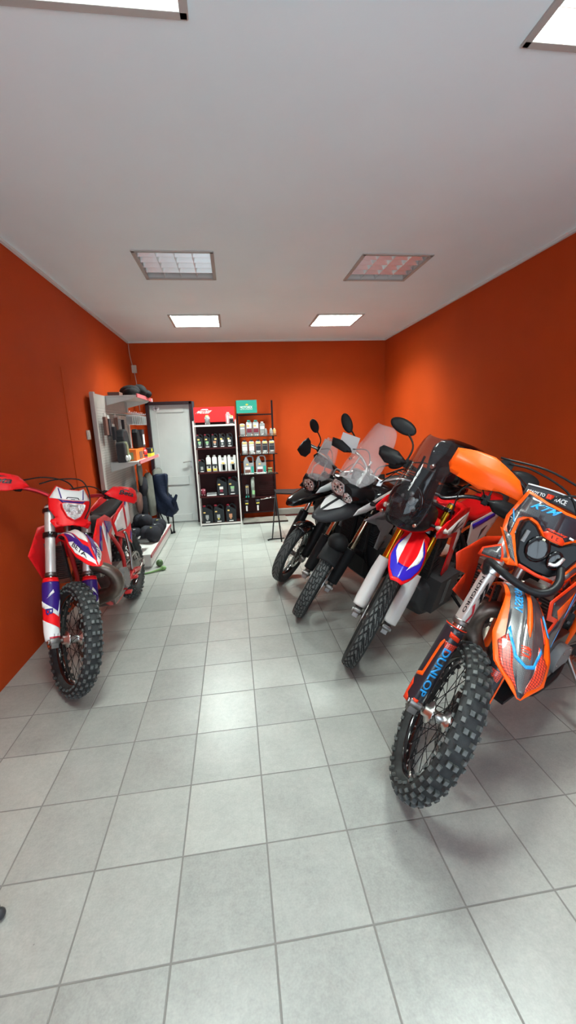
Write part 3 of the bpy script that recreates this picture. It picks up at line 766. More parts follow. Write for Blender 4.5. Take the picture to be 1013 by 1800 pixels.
# ------------------------------------------------------------------ orange and black enduro bike, nearest on the right
def make_ktm():
    rg = Rig(.74, 1.555, 2.034, .239, .656, .357, .048, .335, 1.48)
    r = root_of(rg, 'enduro_motorcycle', 'orange and black enduro motorcycle nearest the camera, blue lettering on its fork guard')
    wheel(rg, r, True, 'knobby', gloss_black, alu, matte_black, -1, 36, nip=alu)
    wheel(rg, r, False, 'knobby', gloss_black, alu, matte_black, -1, 32)
    legs = fork(rg, r, .107, chrome, stanch_silver, None, .90, .40, alu, clamp_u=(.67, .86))
    # decals printed on the right outer tube
    fn = lambda s, t: V(.107-.0302*math.sin(t), -.035+.0302*math.cos(t), .64-.22*s)
    mb = MB(matte_black, crimson, blue)
    mb.text('NDIGERO', (.05, -.85), (.80, 0), (0, .42), fn, matte_black, .0006, (.04, .1), 1)
    for k, c in ((0, matte_black), (1, matte_black)):
        mb.decal([(.10+.20*k, .35), (.20+.20*k, .20), (.38+.20*k, .85), (.30+.20*k, 1.0)], fn, c, .0006, (.04, .1))
    mb.decal([(.10, .35), (.16, .25), (.52, .30), (.46, .40)], fn, matte_black, .0008, (.04, .1))
    mb.decal([(.58, .20), (.66, .05), (.80, .55), (.98, .25), (1.0, .45), (.80, .9)], fn, crimson, .0006, (.04, .1))
    mb.build('fork_sticker', legs[0], rg.FM)
    prof = [(0, .043, 1.9), (.15, .042, 1.9), (.3, .043, 1.75), (.75, .046, 1.5), (1, .047, 1.25)]
    ex = [('d', [(0.0, -.98), (.012, -.98), (.012, .98), (0.0, .98)], orange_red),
          ('d', [(.07, -.25), (.10, .35), (.15, .38), (.13, -.2)], orange_red),
          ('d', [(.19, -.25), (.19, .52), (.29, .30), (.31, -.12)], hexm),
          ('d', [(.19, -.25), (.28, -.32), (.66, -.42), (.70, -.92), (.66, -.92), (.62, -.55), (.24, -.44), (.18, -.34)], orange),
          ('d', [(.74, -.92), (.80, -.70), (.92, -.80), (.95, -.60), (1.0, -.55), (1.0, -.98), (.9, -.98)], orange_red),
          ('d', [(.92, -.25), (.92, .12), (1.0, .10), (1.0, -.28)], orange_red)]
    for k, leg in ((0, legs[0]), (1, legs[1])):
        sg = 1-2*k; e2 = []
        for e in ex:
            e2.append((e[0], [(a, b*sg) for a, b in e[1]], e[2]))
        if k == 0: e2.append(('t', 'DUNLOP', (.26, -.14), (.60, 0), (0, .42), cyan))
        guard(rg, leg, sg*.112, -.030, .385, -.005, prof, film_dark, e2)
    caliper(rg, legs[1], -.085)
    # front fender
    rows = [(0, -.24, .56, .050, .03, 0), (.12, -.10, .635, .072, .03, .0), (.28, .04, .665, .070, .022, .006), (.45, .17, .63, .074, .022, .010), (.60, .27, .565, .092, .028, .012), (.72, .34, .505, .104, .034, .010), (.86, .42, .43, .085, .030, .006), (1, .485, .355, .006, .0, 0)]
    ex = [('d', [(.30, -.86), (.995, -.5), (.995, .5), (.30, .86), (.30, .12), (.56, .10), (.60, .0), (.56, -.10), (.30, -.12)], film_dark, .0024),
          ('d', [(.34, .17), (.88, .17), (.93, .5), (.80, .62), (.62, .62), (.50, .78), (.34, .78)], carbon, .0030),
          ('d', [(.34, -.17), (.88, -.17), (.93, -.5), (.80, -.62), (.62, -.62), (.50, -.78), (.34, -.78)], carbon_d, .0030),
          ('d', [(.60, -.14), (.97, -.30), (.97, .30), (.60, .14)], carbon, .0034),
          ('d', [(.70, .52), (.76, .86), (.90, .80), (.965, .40), (.90, .42), (.82, .40)], hexm, .0036),
          ('d', [(.70, -.42), (.76, -.86), (.90, -.80), (.965, -.40), (.93, -.30), (.82, -.40)], hexm, .0036),
          ('d', [(.66, .56), (.80, .30), (.84, -.0), (.855, .0), (.82, .36), (.68, .62)], cyan, .0040),
          ('d', [(.70, -.50), (.81, -.30), (.84, .02), (.855, .0), (.825, -.36), (.72, -.56)], cyan, .0040),
          ('d', [(.30, .08), (.62, .10), (.70, .0), (.62, -.06), (.30, -.03)], orange, .0044),
          ('d', [(.52, -.62), (.66, -.70), (.66, -.64), (.52, -.56)], orange_red, .0044),
          ('d', [(.48, -.80), (.60, -.96), (.60, -.86), (.50, -.72)], cyan, .0044),
          ('t', 'VSSEGV', (.56, .32), (-.22, 0), (0, -.0), cyan)]
    ex = [e for e in ex if e[0] == 'd']+[('t', 'VSSEGV', (.56, .60), (-.20, 0), (0, -.34), cyan), ('t', 'KTM', (.80, .18), (-.05, 0), (0, -.30), orange_red)]
    fender(rg, r, rows, orange, ex)
    # number mask with lamp opening
    def mf(x, u):
        k = max(0, (u-.74)/.30); return V(x, .105-2.6*x*x-.06*k, u)
    half = [(.07, 1.012), (.148, 1.033), (.174, .90), (.168, .85), (.138, .79), (.190, .737), (.193, .702), (.10, .716), (.066, .730)]
    poly = [(0, 1.005)]+half+[(0, .728)]+[(-x, u) for x, u in reversed(half)]
    lo = [(0, .868), (.035, .870), (.075, .905), (.108, .915), (.120, .89), (.090, .77), (.055, .742)]
    # mask panel as an orange ring of pieces around the lamp opening (upper plate, two cheeks, chin)
    up = [(0, 1.005), (.07, 1.012), (.148, 1.033), (.174, .90), (.168, .85), (.140, .80), (.122, .80), (.128, .90), (.108, .922), (.075, .912), (.035, .877), (0, .874)]
    upper = up+[(-x, u) for x, u in reversed(up[1:-1])]
    inner = [(0, .994), (.068, 1.001), (.138, 1.018), (.161, .90), (.155, .856), (.136, .82), (.137, .905), (.112, .935), (.074, .924), (.035, .889), (0, .886)]
    innerf = inner+[(-x, u) for x, u in reversed(inner[1:-1])]
    ex = [('d', innerf, film_dark, .0022), ('d', [(.0, .99), (.066, .996), (.13, 1.008), (.150, .91), (.075, .94), (.03, .905), (0, .905)], carbon_d, .0030),
          ('d', [(.155, .87), (.150, .935), (.138, .93), (.138, .85)], carbon, .0032), ('d', [(.1635, .935), (.160, .937), (.140, .885), (.143, .883)], cyan, .0040),
          ('t', 'KTM', (.118, .966), (-.082, .004), (0, .026), cyan, .25), ('t', 'H.Bomberg', (.045, .905), (-.075, .004), (0, .012), orange_red, .2),
          ('d', [(.035, .905), (-.025, .905), (-.04, .893), (-.038, .878), (.028, .878), (.045, .892)], orange_red, .0044), ('t', 'XPLR', (.022, .884), (-.045, 0), (0, .014), matte_black, .2),
          ('d', [(-.05, .914), (-.068, .914), (-.068, .922), (-.05, .922)], white, .0040)]
    mk = surf_plate(mf, upper, orange, .003, 'headlight_mask', r, rg.FM, ex, side=-1)
    for sg in (1, -1):
        cheek = [(sg*x, u) for x, u in [(.174, .845), (.138, .79), (.108, .742), (.128, .728), (.10, .716), (.066, .730), (.09, .77), (.122, .84)]]
        ck = [(sg*x, u) for x, u in [(.160, .84), (.130, .79), (.102, .748), (.080, .738), (.100, .775), (.130, .83)]]
        surf_plate(mf, cheek, orange, .003, 'mask_cheek', mk, rg.FM, [('d', ck, carbon, .0026)], side=-1)
        wing = [(sg*x, u) for x, u in [(.142, .785), (.192, .738), (.194, .702), (.112, .716), (.120, .745)]]
        wk = [(sg*x, u) for x, u in [(.140, .775), (.184, .736), (.184, .710), (.122, .722), (.128, .745)]]
        surf_plate(lambda x, u: mf(x, u)+V(0, -.012, 0), wing, orange_red, .003, 'mask_wing', mk, rg.FM, [('d', wk, carbon_d, .0026)], side=-1)
    chin = [(.068, .742), (.07, .728), (0, .724), (-.07, .728), (-.068, .742), (0, .737)]
    surf_plate(mf, chin, orange_red, .003, 'mask_chin', mk, rg.FM, side=-1)
    mb = MB(lamp_black, black_m); lp = [(.118, .90), (.108, .915), (.075, .905), (.035, .872), (0, .868)]; 
    full = lp+[(-x, u) for x, u in reversed(lp[:-1])]+[(-.118, .86), (-.088, .775), (-.06, .745), (0, .740), (.06, .745), (.088, .775), (.118, .86)]
    mb.prism([(x, u) for x, u in full], .05, ((0, .045, 0), (1, 0, 0), (0, 0, 1)))
    hl = mb.build('headlight', r, rg.FM, bevel=.006)
    mb = MB(black_m, reflector); mb.ell((.030, .075, .825), (.046, .008, .054), gloss_black); mb.ell((-.045, .074, .815), (.030, .008, .040), gloss_black); mb.tube([(-.02, .10, .79), (-.045, .105, .80), (-.06, .095, .835)], .007, reflector, 8, 4); mb.box((.095, .078, .85), (.012, .012, .05), grey_pl); mb.box((.040, .108, .865), (.010, .004, .007), mat('pilot_lamp', (.8, .8, .5), .3))
    mb.build('headlight_projector', hl, rg.FM)
    # bar pad seen above the mask
    mb = MB(grey_pl, white, orange_red); pf = lambda s, t: V(.16-.32*s, -.005-.02*abs(s-.5), 1.032+.026*t+.02*math.sin(PI*s))
    mb.grid(pf, 16, 4, darkgrey_pl); mb.decal([(0, .78), (1, .78), (1, 1), (0, 1)], pf, white, .0035, (.06, .5), side=1)
    mb.text('READY TO', (.03, -.5), (.21, 0), (0, .55), pf, white, .0045, (.05, .4), 1); mb.decal([(.26, -.6), (.34, -.6), (.34, .2), (.26, .2)], pf, orange_red, .0040, (.06, .5), side=1); mb.text('RACE', (.36, -.6), (.14, 0), (0, .8), pf, white, .0050, (.05, .4), 1)
    mb.build('bar_pad', r, rg.FM, solid=.004)
    hb = hbar(rg, r, [(0, -.05, .965), (.05, -.05, .965), (.16, -.07, 1.05), (.27, -.09, 1.085), (.41, -.13, 1.09)], gloss_black, .014)
    for sg in (1, -1):
        hf = lambda x, u: V(x, .045-2.2*(abs(x)-.28)**2-.45*abs(u-1.015-.10*(abs(x)-.3)), u)
        hp = [(sg*x, u) for x, u in [(.472, 1.075), (.476, 1.0), (.452, .965), (.325, .943), (.25, .968), (.163, .972), (.163, 1.0), (.200, 1.045), (.325, 1.090), (.40, 1.088)]]
        surf_plate(hf, hp, orange, .004, 'hand_guard', hb, rg.FM, side=-1)
        mb = MB(alu); mb.tube([(sg*.41, -.13, 1.09), (sg*.43, -.09, 1.08), (sg*.42, -.02, 1.05)], .010, None, 8, 4); mb.build('guard_mount', hb, rg.FM)
    cables(rg, r, [[(.26, -.03, 1.10), (.16, .0, 1.11), (.0, .0, 1.08), (-.10, -.02, .97)], [(-.26, -.03, 1.10), (-.14, .0, 1.11), (.02, .0, 1.07), (.10, -.02, .95)],
                   [(.30, -.04, 1.11), (.10, .02, 1.13), (-.12, .02, 1.08), (-.15, -.02, .93)]])
    mb = MB(black_m); mb.tube([(.130, -.01, .650), (.165, .08, .695), (.135, .15, .685), (.07, .165, .670), (.0, .165, .668), (-.05, .16, .695), (-.075, .13, .745), (-.07, .09, .80)], .015, None, 10, 6); mb.build('brake_hose_guide', r, rg.FM)
    # body
    fl = lambda y, z: .10*min(1, max(0, (y+.95)/.55))+.0
    sp = [(-.20, 1.0), (-.24, .905), (-.33, .86), (-.26, .79), (-.42, .66), (-.52, .70), (-.62, .80), (-.84, .86), (-.88, .94), (-.60, 1.02), (-.40, 1.04)]
    exL = [('d', [(-.235, .985), (-.27, .915), (-.37, .86), (-.305, .79), (-.425, .69), (-.50, .72), (-.60, .82), (-.82, .875), (-.85, .93), (-.60, 1.0), (-.40, 1.02)], film_dark, .0026),
           ('d', [(-.36, .86), (-.30, .93), (-.42, .98), (-.44, .95)], orange, .0034), ('d', [(-.56, .97), (-.52, .98), (-.44, .84), (-.60, .86), (-.60, .88), (-.48, .87)], cyan, .0034), ('d', [(-.47, .76), (-.49, .76), (-.44, .69), (-.43, .69)], cyan, .0034), ('t', '300', (-.62, .90), (-.14, .01), (0, .05), cyan)]
    side_plate(r, 'radiator_shroud', sp, .10, fl, orange_red, .004, exL)
    radiators(r, -.36, .66, .95, .045, .165)
    mb = MB(mat('rust_red_guard', (.28, .03, .01), .5)); 
    for sg in (-1, 1):
        for k in range(6): mb.box((sg*.095, -.315, .69+.045*k), (.09, .010, .006))
        for k in range(3): mb.box((sg*(.05+.036*k), -.315, .80), (.005, .010, .26))
    mb.build('radiator_guard', r)
    loft_yz(darkgrey_pl, [(-.46, 0, .06, 1.03, .90), (-.58, 0, .10, 1.045, .84), (-.75, 0, .095, 1.02, .82), (-.90, 0, .07, .98, .84)]).build('fuel_tank', r)
    seat_loft(r, [(-.62, .045, 1.055, .98), (-.75, .055, 1.02, .95), (-1.0, .085, .985, .90), (-1.3, .095, .985, .90), (-1.55, .075, 1.0, .93), (-1.62, .04, .99, .95)], seat_m)
    side_plate(r, 'side_panel', [(-.95, .90), (-1.55, .94), (-1.62, .90), (-1.40, .66), (-1.12, .62), (-.98, .72)], .085, lambda y, z: .035*(1-min(1, abs(y+1.3)/.35)), orange, .004, [('d', [(-1.0, .88), (-1.5, .91), (-1.38, .70), (-1.14, .66)], film_dark), ('t', 'KTM', (-1.12, .76), (-.22, 0), (0, .08), orange)])
    fender(rg, r, [(0, -1.35, .93, .09, .02, 0), (.4, -1.6, .97, .085, .03, .0), (.8, -1.82, 1.01, .075, .03, 0), (1, -1.92, 1.0, .05, .02, 0)], darkgrey_pl, name='rear_fender', xf=Matrix.Identity(4))
    engine(r, -.62, .40, dalu, grey_pl)
    frame(r, [[(.03, -.44, 1.0), (.05, -.60, .93), (.10, -.85, .80), (.115, -1.0, .58), (.10, -1.0, .38)], [(.03, -.40, .92), (.05, -.46, .60), (.09, -.52, .35), (.10, -.75, .28), (.10, -1.0, .34)], [(.08, -.88, .88), (.08, -1.2, .93), (.06, -1.6, .95)], [(.10, -1.0, .60), (.09, -1.25, .80), (.07, -1.45, .93)]], orange)
    mb = MB(pipe_m); mb.tube([(0, -.56, .66), (.0, -.42, .74), (.06, -.31, .76), (.09, -.29, .66), (.04, -.30, .53), (.03, -.42, .42), (.14, -.62, .50), (.15, -.85, .66), (.13, -1.1, .80)], [.026, .032, .045, .058, .060, .056, .044, .03, .024], None, 16, 7); mb.cyl((.13, -1.08, .79), (.145, -1.6, .90), .042, dalu, 18); mb.build('exhaust_pipe', r)
    swingarm(rg, r, dalu); pegs(r, -.98, .36, steel); chain(rg, r)
    sidestand(rg, r, (-.15, -.93, .40), -.44, -.80, steel)
    mb = MB(black_m); mb.tube([(-.12, -.60, .30), (-.17, -.55, .34), (-.18, -.75, .36), (-.14, -.95, .38)], .016, None, 8, 4); mb.box((0, -.62, .265), (.22, .34, .02)); mb.build('skid_plate', r, bevel=.003)
make_ktm()

# ------------------------------------------------------------------ red, white and purple enduro bike on the left
def make_beta():
    rg = Rig(-1.063, 2.471, 3.129, -.088, .740, .350, .047, .335, 1.48)
    r = root_of(rg, 'enduro_motorcycle', 'bright red, white and purple enduro motorcycle parked along the left wall')
    wheel(rg, r, True, 'knobby', gloss_black, alu, matte_black, -1, 36, nip=alu)
    wheel(rg, r, False, 'knobby', gloss_black, dalu, matte_black, -1, 32)
    legs = fork(rg, r, .112, chrome, stanch_silver, None, .86, .40, gloss_black, clamp_u=(.665, .83))
    prof = [(0, .040, 1.5), (.10, .046, 1.8), (.4, .048, 1.6), (.85, .046, 1.4), (1, .042, 1.2)]
    ex = [('d', [(.0, -.95), (.07, -.95), (.07, .95), (.0, .95)], betared, .0030),
          ('d', [(.05, -.9), (.40, -.9), (.60, .5), (.60, .95), (.05, .95)], purple), ('d', [(.36, -.92), (.46, -.92), (.64, .45), (.36, .6), (.56, .35)], white, .0032), ('d', [(.20, .0), (.30, -.35), (.27, -.15), (.34, -.45), (.25, .08)], white, .0034),
          ('d', [(.66, -.95), (.82, .50), (.93, .85), (.90, .95), (1, .95), (1, -.95)], white), ('d', [(.94, -.4), (1, -.4), (1, .9), (.94, .9)], crimson, .0034),
          ('d', [(.90, .0), (.965, .0), (.965, .04), (.90, .04)], film_dark, .0036), ('d', [(.90, .35), (.965, .35), (.965, .39), (.90, .39)], film_dark, .0036)]
    for k, leg in ((0, legs[0]), (1, legs[1])):
        sg = 1-2*k
        e2 = [(e[0], [(a, b*sg) for a, b in e[1]])+tuple(e[2:]) for e in ex]+([('t', 'B', (.50, -.55), (.10, .0), (0, .5), purple)] if k == 0 else [])
        guard(rg, leg, sg*.117, -.028, .385, .005, prof, betared, e2)
    caliper(rg, legs[1], -.088)
    rows = [(0, -.24, .58, .05, .03, 0), (.15, -.10, .65, .075, .03, 0), (.32, .03, .675, .085, .024, .008), (.50, .14, .64, .080, .030, .012), (.66, .24, .565, .090, .040, .012), (.82, .33, .475, .080, .038, .010), (.94, .40, .395, .040, .02, .004), (1, .425, .365, .006, 0, 0)]
    ex = [('d', [(.34, -.55), (.34, .55), (.60, .30), (.72, .0), (.60, -.30)], white, .0026), ('d', [(.32, .60), (.46, .88), (.62, .88), (.80, .6), (.93, .1), (.78, .08), (.70, .30), (.60, .38)], purple, .0030), ('d', [(.32, -.60), (.46, -.88), (.62, -.88), (.80, -.6), (.93, -.1), (.78, -.08), (.70, -.30), (.60, -.38)], purple, .0030),
          ('d', [(.62, .90), (.78, .90), (.90, .65), (.985, .2), (.93, .06), (.86, .28), (.78, .55), (.64, .66)], white, .0036), ('d', [(.62, -.90), (.78, -.90), (.90, -.65), (.985, -.2), (.93, -.06), (.86, -.28), (.78, -.55), (.64, -.66)], white, .0036),
          ('d', [(.32, .70), (.40, .70), (.50, .52), (.60, .50), (.50, .66), (.34, .82)], white, .0036), ('d', [(.76, -.16), (.82, -.10), (.80, -.2), (.86, -.12), (.79, -.3)], white, .0040),
          ('t', 'BETA', (.655, .84), (.20, -.22), (.055, .30), film_dark), ('t', 'BETA', (.85, -.34), (-.19, -.26), (.03, -.22), film_dark)]
    ex[-2] = ('t', 'BETA', (.67, .68), (.20, -.22), (-.0, .0), film_dark)
    ex = ex[:-2]+[('t', 'BETA', (.665, .60), (.21, -.18), (.035, .20), film_dark), ('t', 'BETA', (.875, -.60), (-.20, -.14), (-.02, -.20), film_dark)]
    ex[-2] = ('t', 'BETA', (.69, .86), (.19, -.26), (-.035, -.20), film_dark)
    ex[-1] = ('t', 'BETA', (.87, -.34), (-.19, -.24), (.03, -.22), film_dark)
    fender(rg, r, rows, betared, ex)
    # lamp mask
    def mf(x, u): return V(x, .065-3.2*x*x-.22*max(0, u-.90)+.0, u)
    half = [(.045, .966), (.088, .994), (.133, .91), (.130, .83), (.098, .765), (.118, .755), (.112, .735), (.066, .704)]
    poly = [(0, .962)]+half+[(0, .712)]+[(-x, u) for x, u in reversed(half)]
    wtop = [(0, .955), (.045, .959), (.085, .984), (.125, .905), (.06, .885), (0, .880)]
    ex = [('d', wtop+[(-x, u) for x, u in reversed(wtop[1:-1])], white, .0026), ('d', [(.074, .972), (.080, .972), (.070, .895), (.062, .893)], purple, .0034), ('d', [(-.074, .972), (-.080, .972), (-.070, .895), (-.062, .893)], purple, .0034),
          ('d', [(.042, .890), (.034, .902), (-.034, .902), (-.042, .890), (-.036, .890), (-.030, .897), (.030, .897), (.036, .890)], film_dark, .0036), ('d', [(.012, .886), (.012, .890), (-.012, .890), (-.012, .886)], film_dark, .0036),
          ('d', [(.085, .892), (.055, .880), (0, .874), (-.055, .880), (-.085, .892), (-.060, .862), (.060, .862)], purple, .0034)]
    mk = surf_plate(mf, poly, betared, .004, 'headlight_mask', r, rg.FM, ex, side=-1)
    lamp = [(.070, .848), (.058, .855), (-.058, .855), (-.070, .848), (-.066, .822), (-.040, .768), (0, .744), (.040, .768), (.066, .822)]
    mb = MB(reflector, white); mb.prism([(x*1.08, .8+(u-.8)*1.08) for x, u in lamp], .02, ((0, .068, 0), (1, 0, 0), (0, 0, 1)), betared); mb.prism(lamp, .022, ((0, .070, 0), (1, 0, 0), (0, 0, 1)), reflector)
    for a, b, q in ((0, .81, .03), (.02, .79, .016), (-.022, .80, .018), (.03, .835, .012), (-.03, .838, .012)): mb.ell((a, .083, b), (q, .006, q), reflector)
    hl = mb.build('headlight', mk, rg.FM, bevel=.002)
    mb = MB(lens); mb.prism([(x*.97, .8+(u-.8)*.97) for x, u in lamp], .003, ((0, .092, 0), (1, 0, 0), (0, 0, 1))); mb.build('headlight_lens', mk, rg.FM)
    for sg in (1, -1):
        wf = lambda x, u: V(x, .055-2.2*x*x, u)
        surf_plate(wf, [(sg*x, u) for x, u in [(.05, .712), (.10, .70), (.128, .745), (.118, .760), (.09, .742), (.055, .735)]], betared, .006, 'mask_wing', mk, rg.FM, side=-1)
    hb = hbar(rg, r, [(0, -.05, .91), (.05, -.05, .91), (.15, -.06, .965), (.26, -.075, .99), (.43, -.11, 1.0)], mat('red_anodised_bar', (.45, .02, .03), .35, .7), .0135)
    for sg in (1, -1):
        hf = lambda x, u: V(x, .025-2.0*(abs(x)-.33)**2-.30*abs(u-.99), u)
        hp = [(sg*x, u) for x, u in [(.235, .975), (.30, 1.035), (.46, 1.058), (.50, 1.045), (.50, .955), (.47, .930), (.36, .930), (.27, .955)]]
        side_t = ('t', 'Beta', (.46, .975), (-.12, 0), (0, .035), film_dark, .15) if sg > 0 else ('t', 'Beta', (-.33, .975), (-.12, 0), (0, .035), film_dark, .15)
        surf_plate(hf, hp, betared, .004, 'hand_guard', hb, rg.FM, [side_t, ('d', [(sg*.36, 1.02), (sg*.40, 1.028), (sg*.43, 1.018)], film_dark)], side=-1)
    cables(rg, r, [[(.28, -.03, 1.02), (.16, .05, 1.03), (.02, .05, 1.01), (-.06, .0, .92)], [(-.06, .02, .72), (-.10, .09, .86), (-.06, .08, 1.02), (.08, .04, 1.03), (.18, .0, 1.0)], [(-.26, -.03, .99), (-.12, .05, 1.0), (.04, .03, .96)]])
    # body
    fl = lambda y, z: .085*min(1, max(0, (y+.95)/.5))
    sp = [(-.20, .86), (-.30, .66), (-.42, .60), (-.50, .62), (-.62, .78), (-.86, .82), (-.92, .90), (-.66, .98), (-.40, 1.0)]
    ex = [('d', [(-.46, .93), (-.52, .95), (-.66, .80), (-.54, .66), (-.47, .66)], white), ('d', [(-.42, .95), (-.45, .93), (-.36, .78), (-.31, .80)], purple), ('d', [(-.58, .95), (-.84, .89), (-.86, .85), (-.62, .84)], purple), ('d', [(-.50, .80), (-.56, .90), (-.60, .86)], purple, .0034)]
    side_plate(r, 'radiator_shroud', sp, .11, fl, betared, .004, ex)
    radiators(r, -.36, .62, .88, .045, .155)
    loft_yz(darkgrey_pl, [(-.46, 0, .06, 1.0, .88), (-.58, 0, .10, 1.01, .84), (-.75, 0, .095, .98, .80), (-.90, 0, .07, .95, .82)]).build('fuel_tank', r)
    seat_loft(r, [(-.60, .045, 1.02, .96), (-.75, .055, .985, .93), (-.95, .085, .955, .87), (-1.2, .095, .965, .88), (-1.45, .08, .985, .92), (-1.55, .04, .98, .94)], seat_m)
    sp2 = [(-.95, .86), (-1.10, .93), (-1.45, 1.02), (-1.58, 1.0), (-1.50, .90), (-1.36, .64), (-1.28, .58), (-1.12, .68), (-.98, .74)]
    ex = [('d', [(-1.0, .84), (-1.12, .90), (-1.22, .93), (-1.20, .74), (-1.02, .76)], white), ('d', [(-1.27, .935), (-1.42, .98), (-1.47, .90), (-1.40, .76), (-1.24, .75)], white), ('d', [(-1.22, .93), (-1.26, .935), (-1.23, .75), (-1.20, .74)], crimson, .003), ('d', [(-1.33, .70), (-1.36, .66), (-1.29, .60), (-1.24, .64)], purple), ('d', [(-1.30, .97), (-1.42, 1.005), (-1.36, .94), (-1.28, .92)], purple, .0034), ('d', [(-1.02, .77), (-1.14, .76), (-1.14, .75), (-1.02, .76)], film_dark, .0036)]
    side_plate(r, 'side_panel', sp2, .088, lambda y, z: .045*(1-min(1, abs(y+1.25)/.4)), betared, .004, ex)
    fender(rg, r, [(0, -1.3, .92, .10, .02, 0), (.4, -1.55, .98, .095, .03, .0), (.8, -1.80, 1.03, .075, .03, 0), (1, -1.90, 1.03, .05, .02, 0)], betared, name='rear_fender', xf=Matrix.Identity(4))
    engine(r, -.62, .40, dalu, grey_pl)
    frm = mat('red_frame_paint', (.50, .02, .02), .4, coat=.3)
    frame(r, [[(.03, -.44, .98), (.05, -.60, .90), (.10, -.85, .78), (.115, -1.0, .56), (.10, -1.0, .38)], [(.03, -.40, .90), (.05, -.46, .60), (.09, -.52, .35), (.10, -.75, .28), (.10, -1.0, .34)], [(.08, -.88, .86), (.08, -1.2, .90), (.06, -1.55, .93)], [(.10, -1.0, .60), (.09, -1.25, .80), (.07, -1.45, .90)]], frm)
    mb = MB(pipe_m); mb.tube([(0, -.56, .62), (-.03, -.42, .68), (-.10, -.33, .695), (-.19, -.31, .68), (-.245, -.33, .62), (-.25, -.35, .54), (-.20, -.37, .475), (-.11, -.39, .45), (.0, -.42, .42), (.10, -.50, .44), (.15, -.70, .54), (.15, -.88, .66), (.13, -1.1, .80)], [.026, .030, .034, .038, .042, .046, .050, .054, .056, .05, .04, .03, .024], None, 18, 7); mb.cyl((.13, -1.08, .79), (.145, -1.6, .90), .042, dalu, 18); mb.build('exhaust_pipe', r)
    swingarm(rg, r, dalu); chain(rg, r)
    pegs(r, -.98, .36, frm)
    mb = MB(frm); mb.beam((-.14, -.80, .33), (-.16, -1.02, .40), .03, .02); mb.beam((-.16, -1.02, .40), (-.155, -1.22, .36), .045, .03); mb.box((-.17, -.78, .31), (.05, .05, .02)); mb.build('gear_lever', r, bevel=.004)
    mb = MB(steel); mb.tube([(-.155, -1.03, .40), (-.165, -1.05, .55), (-.160, -1.06, .72), (-.145, -1.05, .745)], .012, None, 10, 5); mb.build('kick_starter', r)
    mb = MB(steel); mb.tube([(-.13, -1.0, .33), (-.16, -1.18, .34), (-.165, -1.36, .37)], .011, None, 8, 4); mb.box((-.165, -1.37, .37), (.02, .06, .05)); mb.build('side_stand', r, bevel=.002)
make_beta()
# ------------------------------------------------------------------ adventure bikes
def head_unit(root, polys, y, hm=gloss_black, name='headlight', slant=.15):
    for poly in polys:
        cx = sum(p[0] for p in poly)/len(poly); cz = sum(p[1] for p in poly)/len(poly)
        fr = ((0, y, 0), (1, 0, 0), (0, 0, 1))
        mb = MB(hm, reflector); mb.prism([(cx+(a-cx)*1.16, cz+(b-cz)*1.16) for a, b in poly], .07, ((0, y-.03, 0), (1, 0, 0), (0, 0, 1)))
        mb.prism(poly, .012, ((0, y+.006, 0), (1, 0, 0), (0, 0, 1)), reflector)
        w = max(p[0] for p in poly)-min(p[0] for p in poly)
        for dx, dz, q, mm in ((0, .04, .24, reflector), (.0, .04, .10, gloss_black), (.24, .10, .10, chrome), (-.24, -.06, .10, chrome), (-.14, .22, .07, gloss_black), (.16, -.18, .07, gloss_black), (.27, -.06, .05, gloss_black), (-.28, .10, .05, gloss_black), (.02, -.24, .08, chrome)): mb.ell((cx+dx*w, y+.012+(.004 if mm is gloss_black and q == .10 else 0), cz+dz*w), (q*w, .007, q*w), mm)  # small black spots added to imitate sparkle in the reflector
        hl = mb.build(name, root, bevel=.004)
        m2 = MB(lens); m2.prism([(cx+(a-cx)*.98, cz+(b-cz)*.98) for a, b in poly], .003, ((0, y+.026, 0), (1, 0, 0), (0, 0, 1))); m2.build('headlight_lens', hl)
def screen(root, tab, m, name='windscreen', th=.003, label=None):
    # tab rows: s, y, z, halfwidth, curve depth
    T = []
    rows = tab; C = catmull([(a[1], a[2], a[3]) for a in rows], 5)
    for k, c in enumerate(C):
        i = min(k//5, len(rows)-2); t = (k-i*5)/5; T.append((rows[i][0]+(rows[i+1][0]-rows[i][0])*t, c.x, c.y, c.z, rows[i][4]+(rows[i+1][4]-rows[i][4])*t))
    def fn(s, t):
        y, z, hw, cd = lerp_tab(T, s); return V(hw*t, y-cd*t*t, z)
    mb = MB(m); mb.grid(fn, 24, 14, m); return mb.build(name, root, solid=th, label=label), fn
def adv_rear(rg, r, m_tail, rack=True):
    seat_loft(r, [(-.78, .07, .93, .86), (-.95, .10, .90, .82), (-1.15, .12, .89, .81), (-1.35, .13, .93, .84), (-1.6, .12, .96, .88), (-1.72, .08, .96, .90)], seat_m)
    loft_yz(m_tail, [(-1.2, 0, .12, .86, .74), (-1.5, 0, .12, .90, .78), (-1.8, 0, .10, .93, .84), (-1.92, 0, .05, .92, .88)]).build('tail_fairing', r)
    mb = MB(mat('tail_lamp_red', (.5, .01, .01), .2)); mb.box((0, -1.93, .90), (.12, .03, .05)); mb.build('tail_light', r, bevel=.01)
    if rack:
        mb = MB(matte_black)
        for sg in (-1, 1): mb.tube([(sg*.11, -1.45, .97), (sg*.12, -1.75, 1.0), (sg*.10, -1.98, 1.0)], .011, None, 8, 4)
        for k in range(4): mb.cyl((-.11, -1.6-.1*k, .99), (.11, -1.6-.1*k, .99), .009, None, 8)
        mb.build('luggage_rack', r)
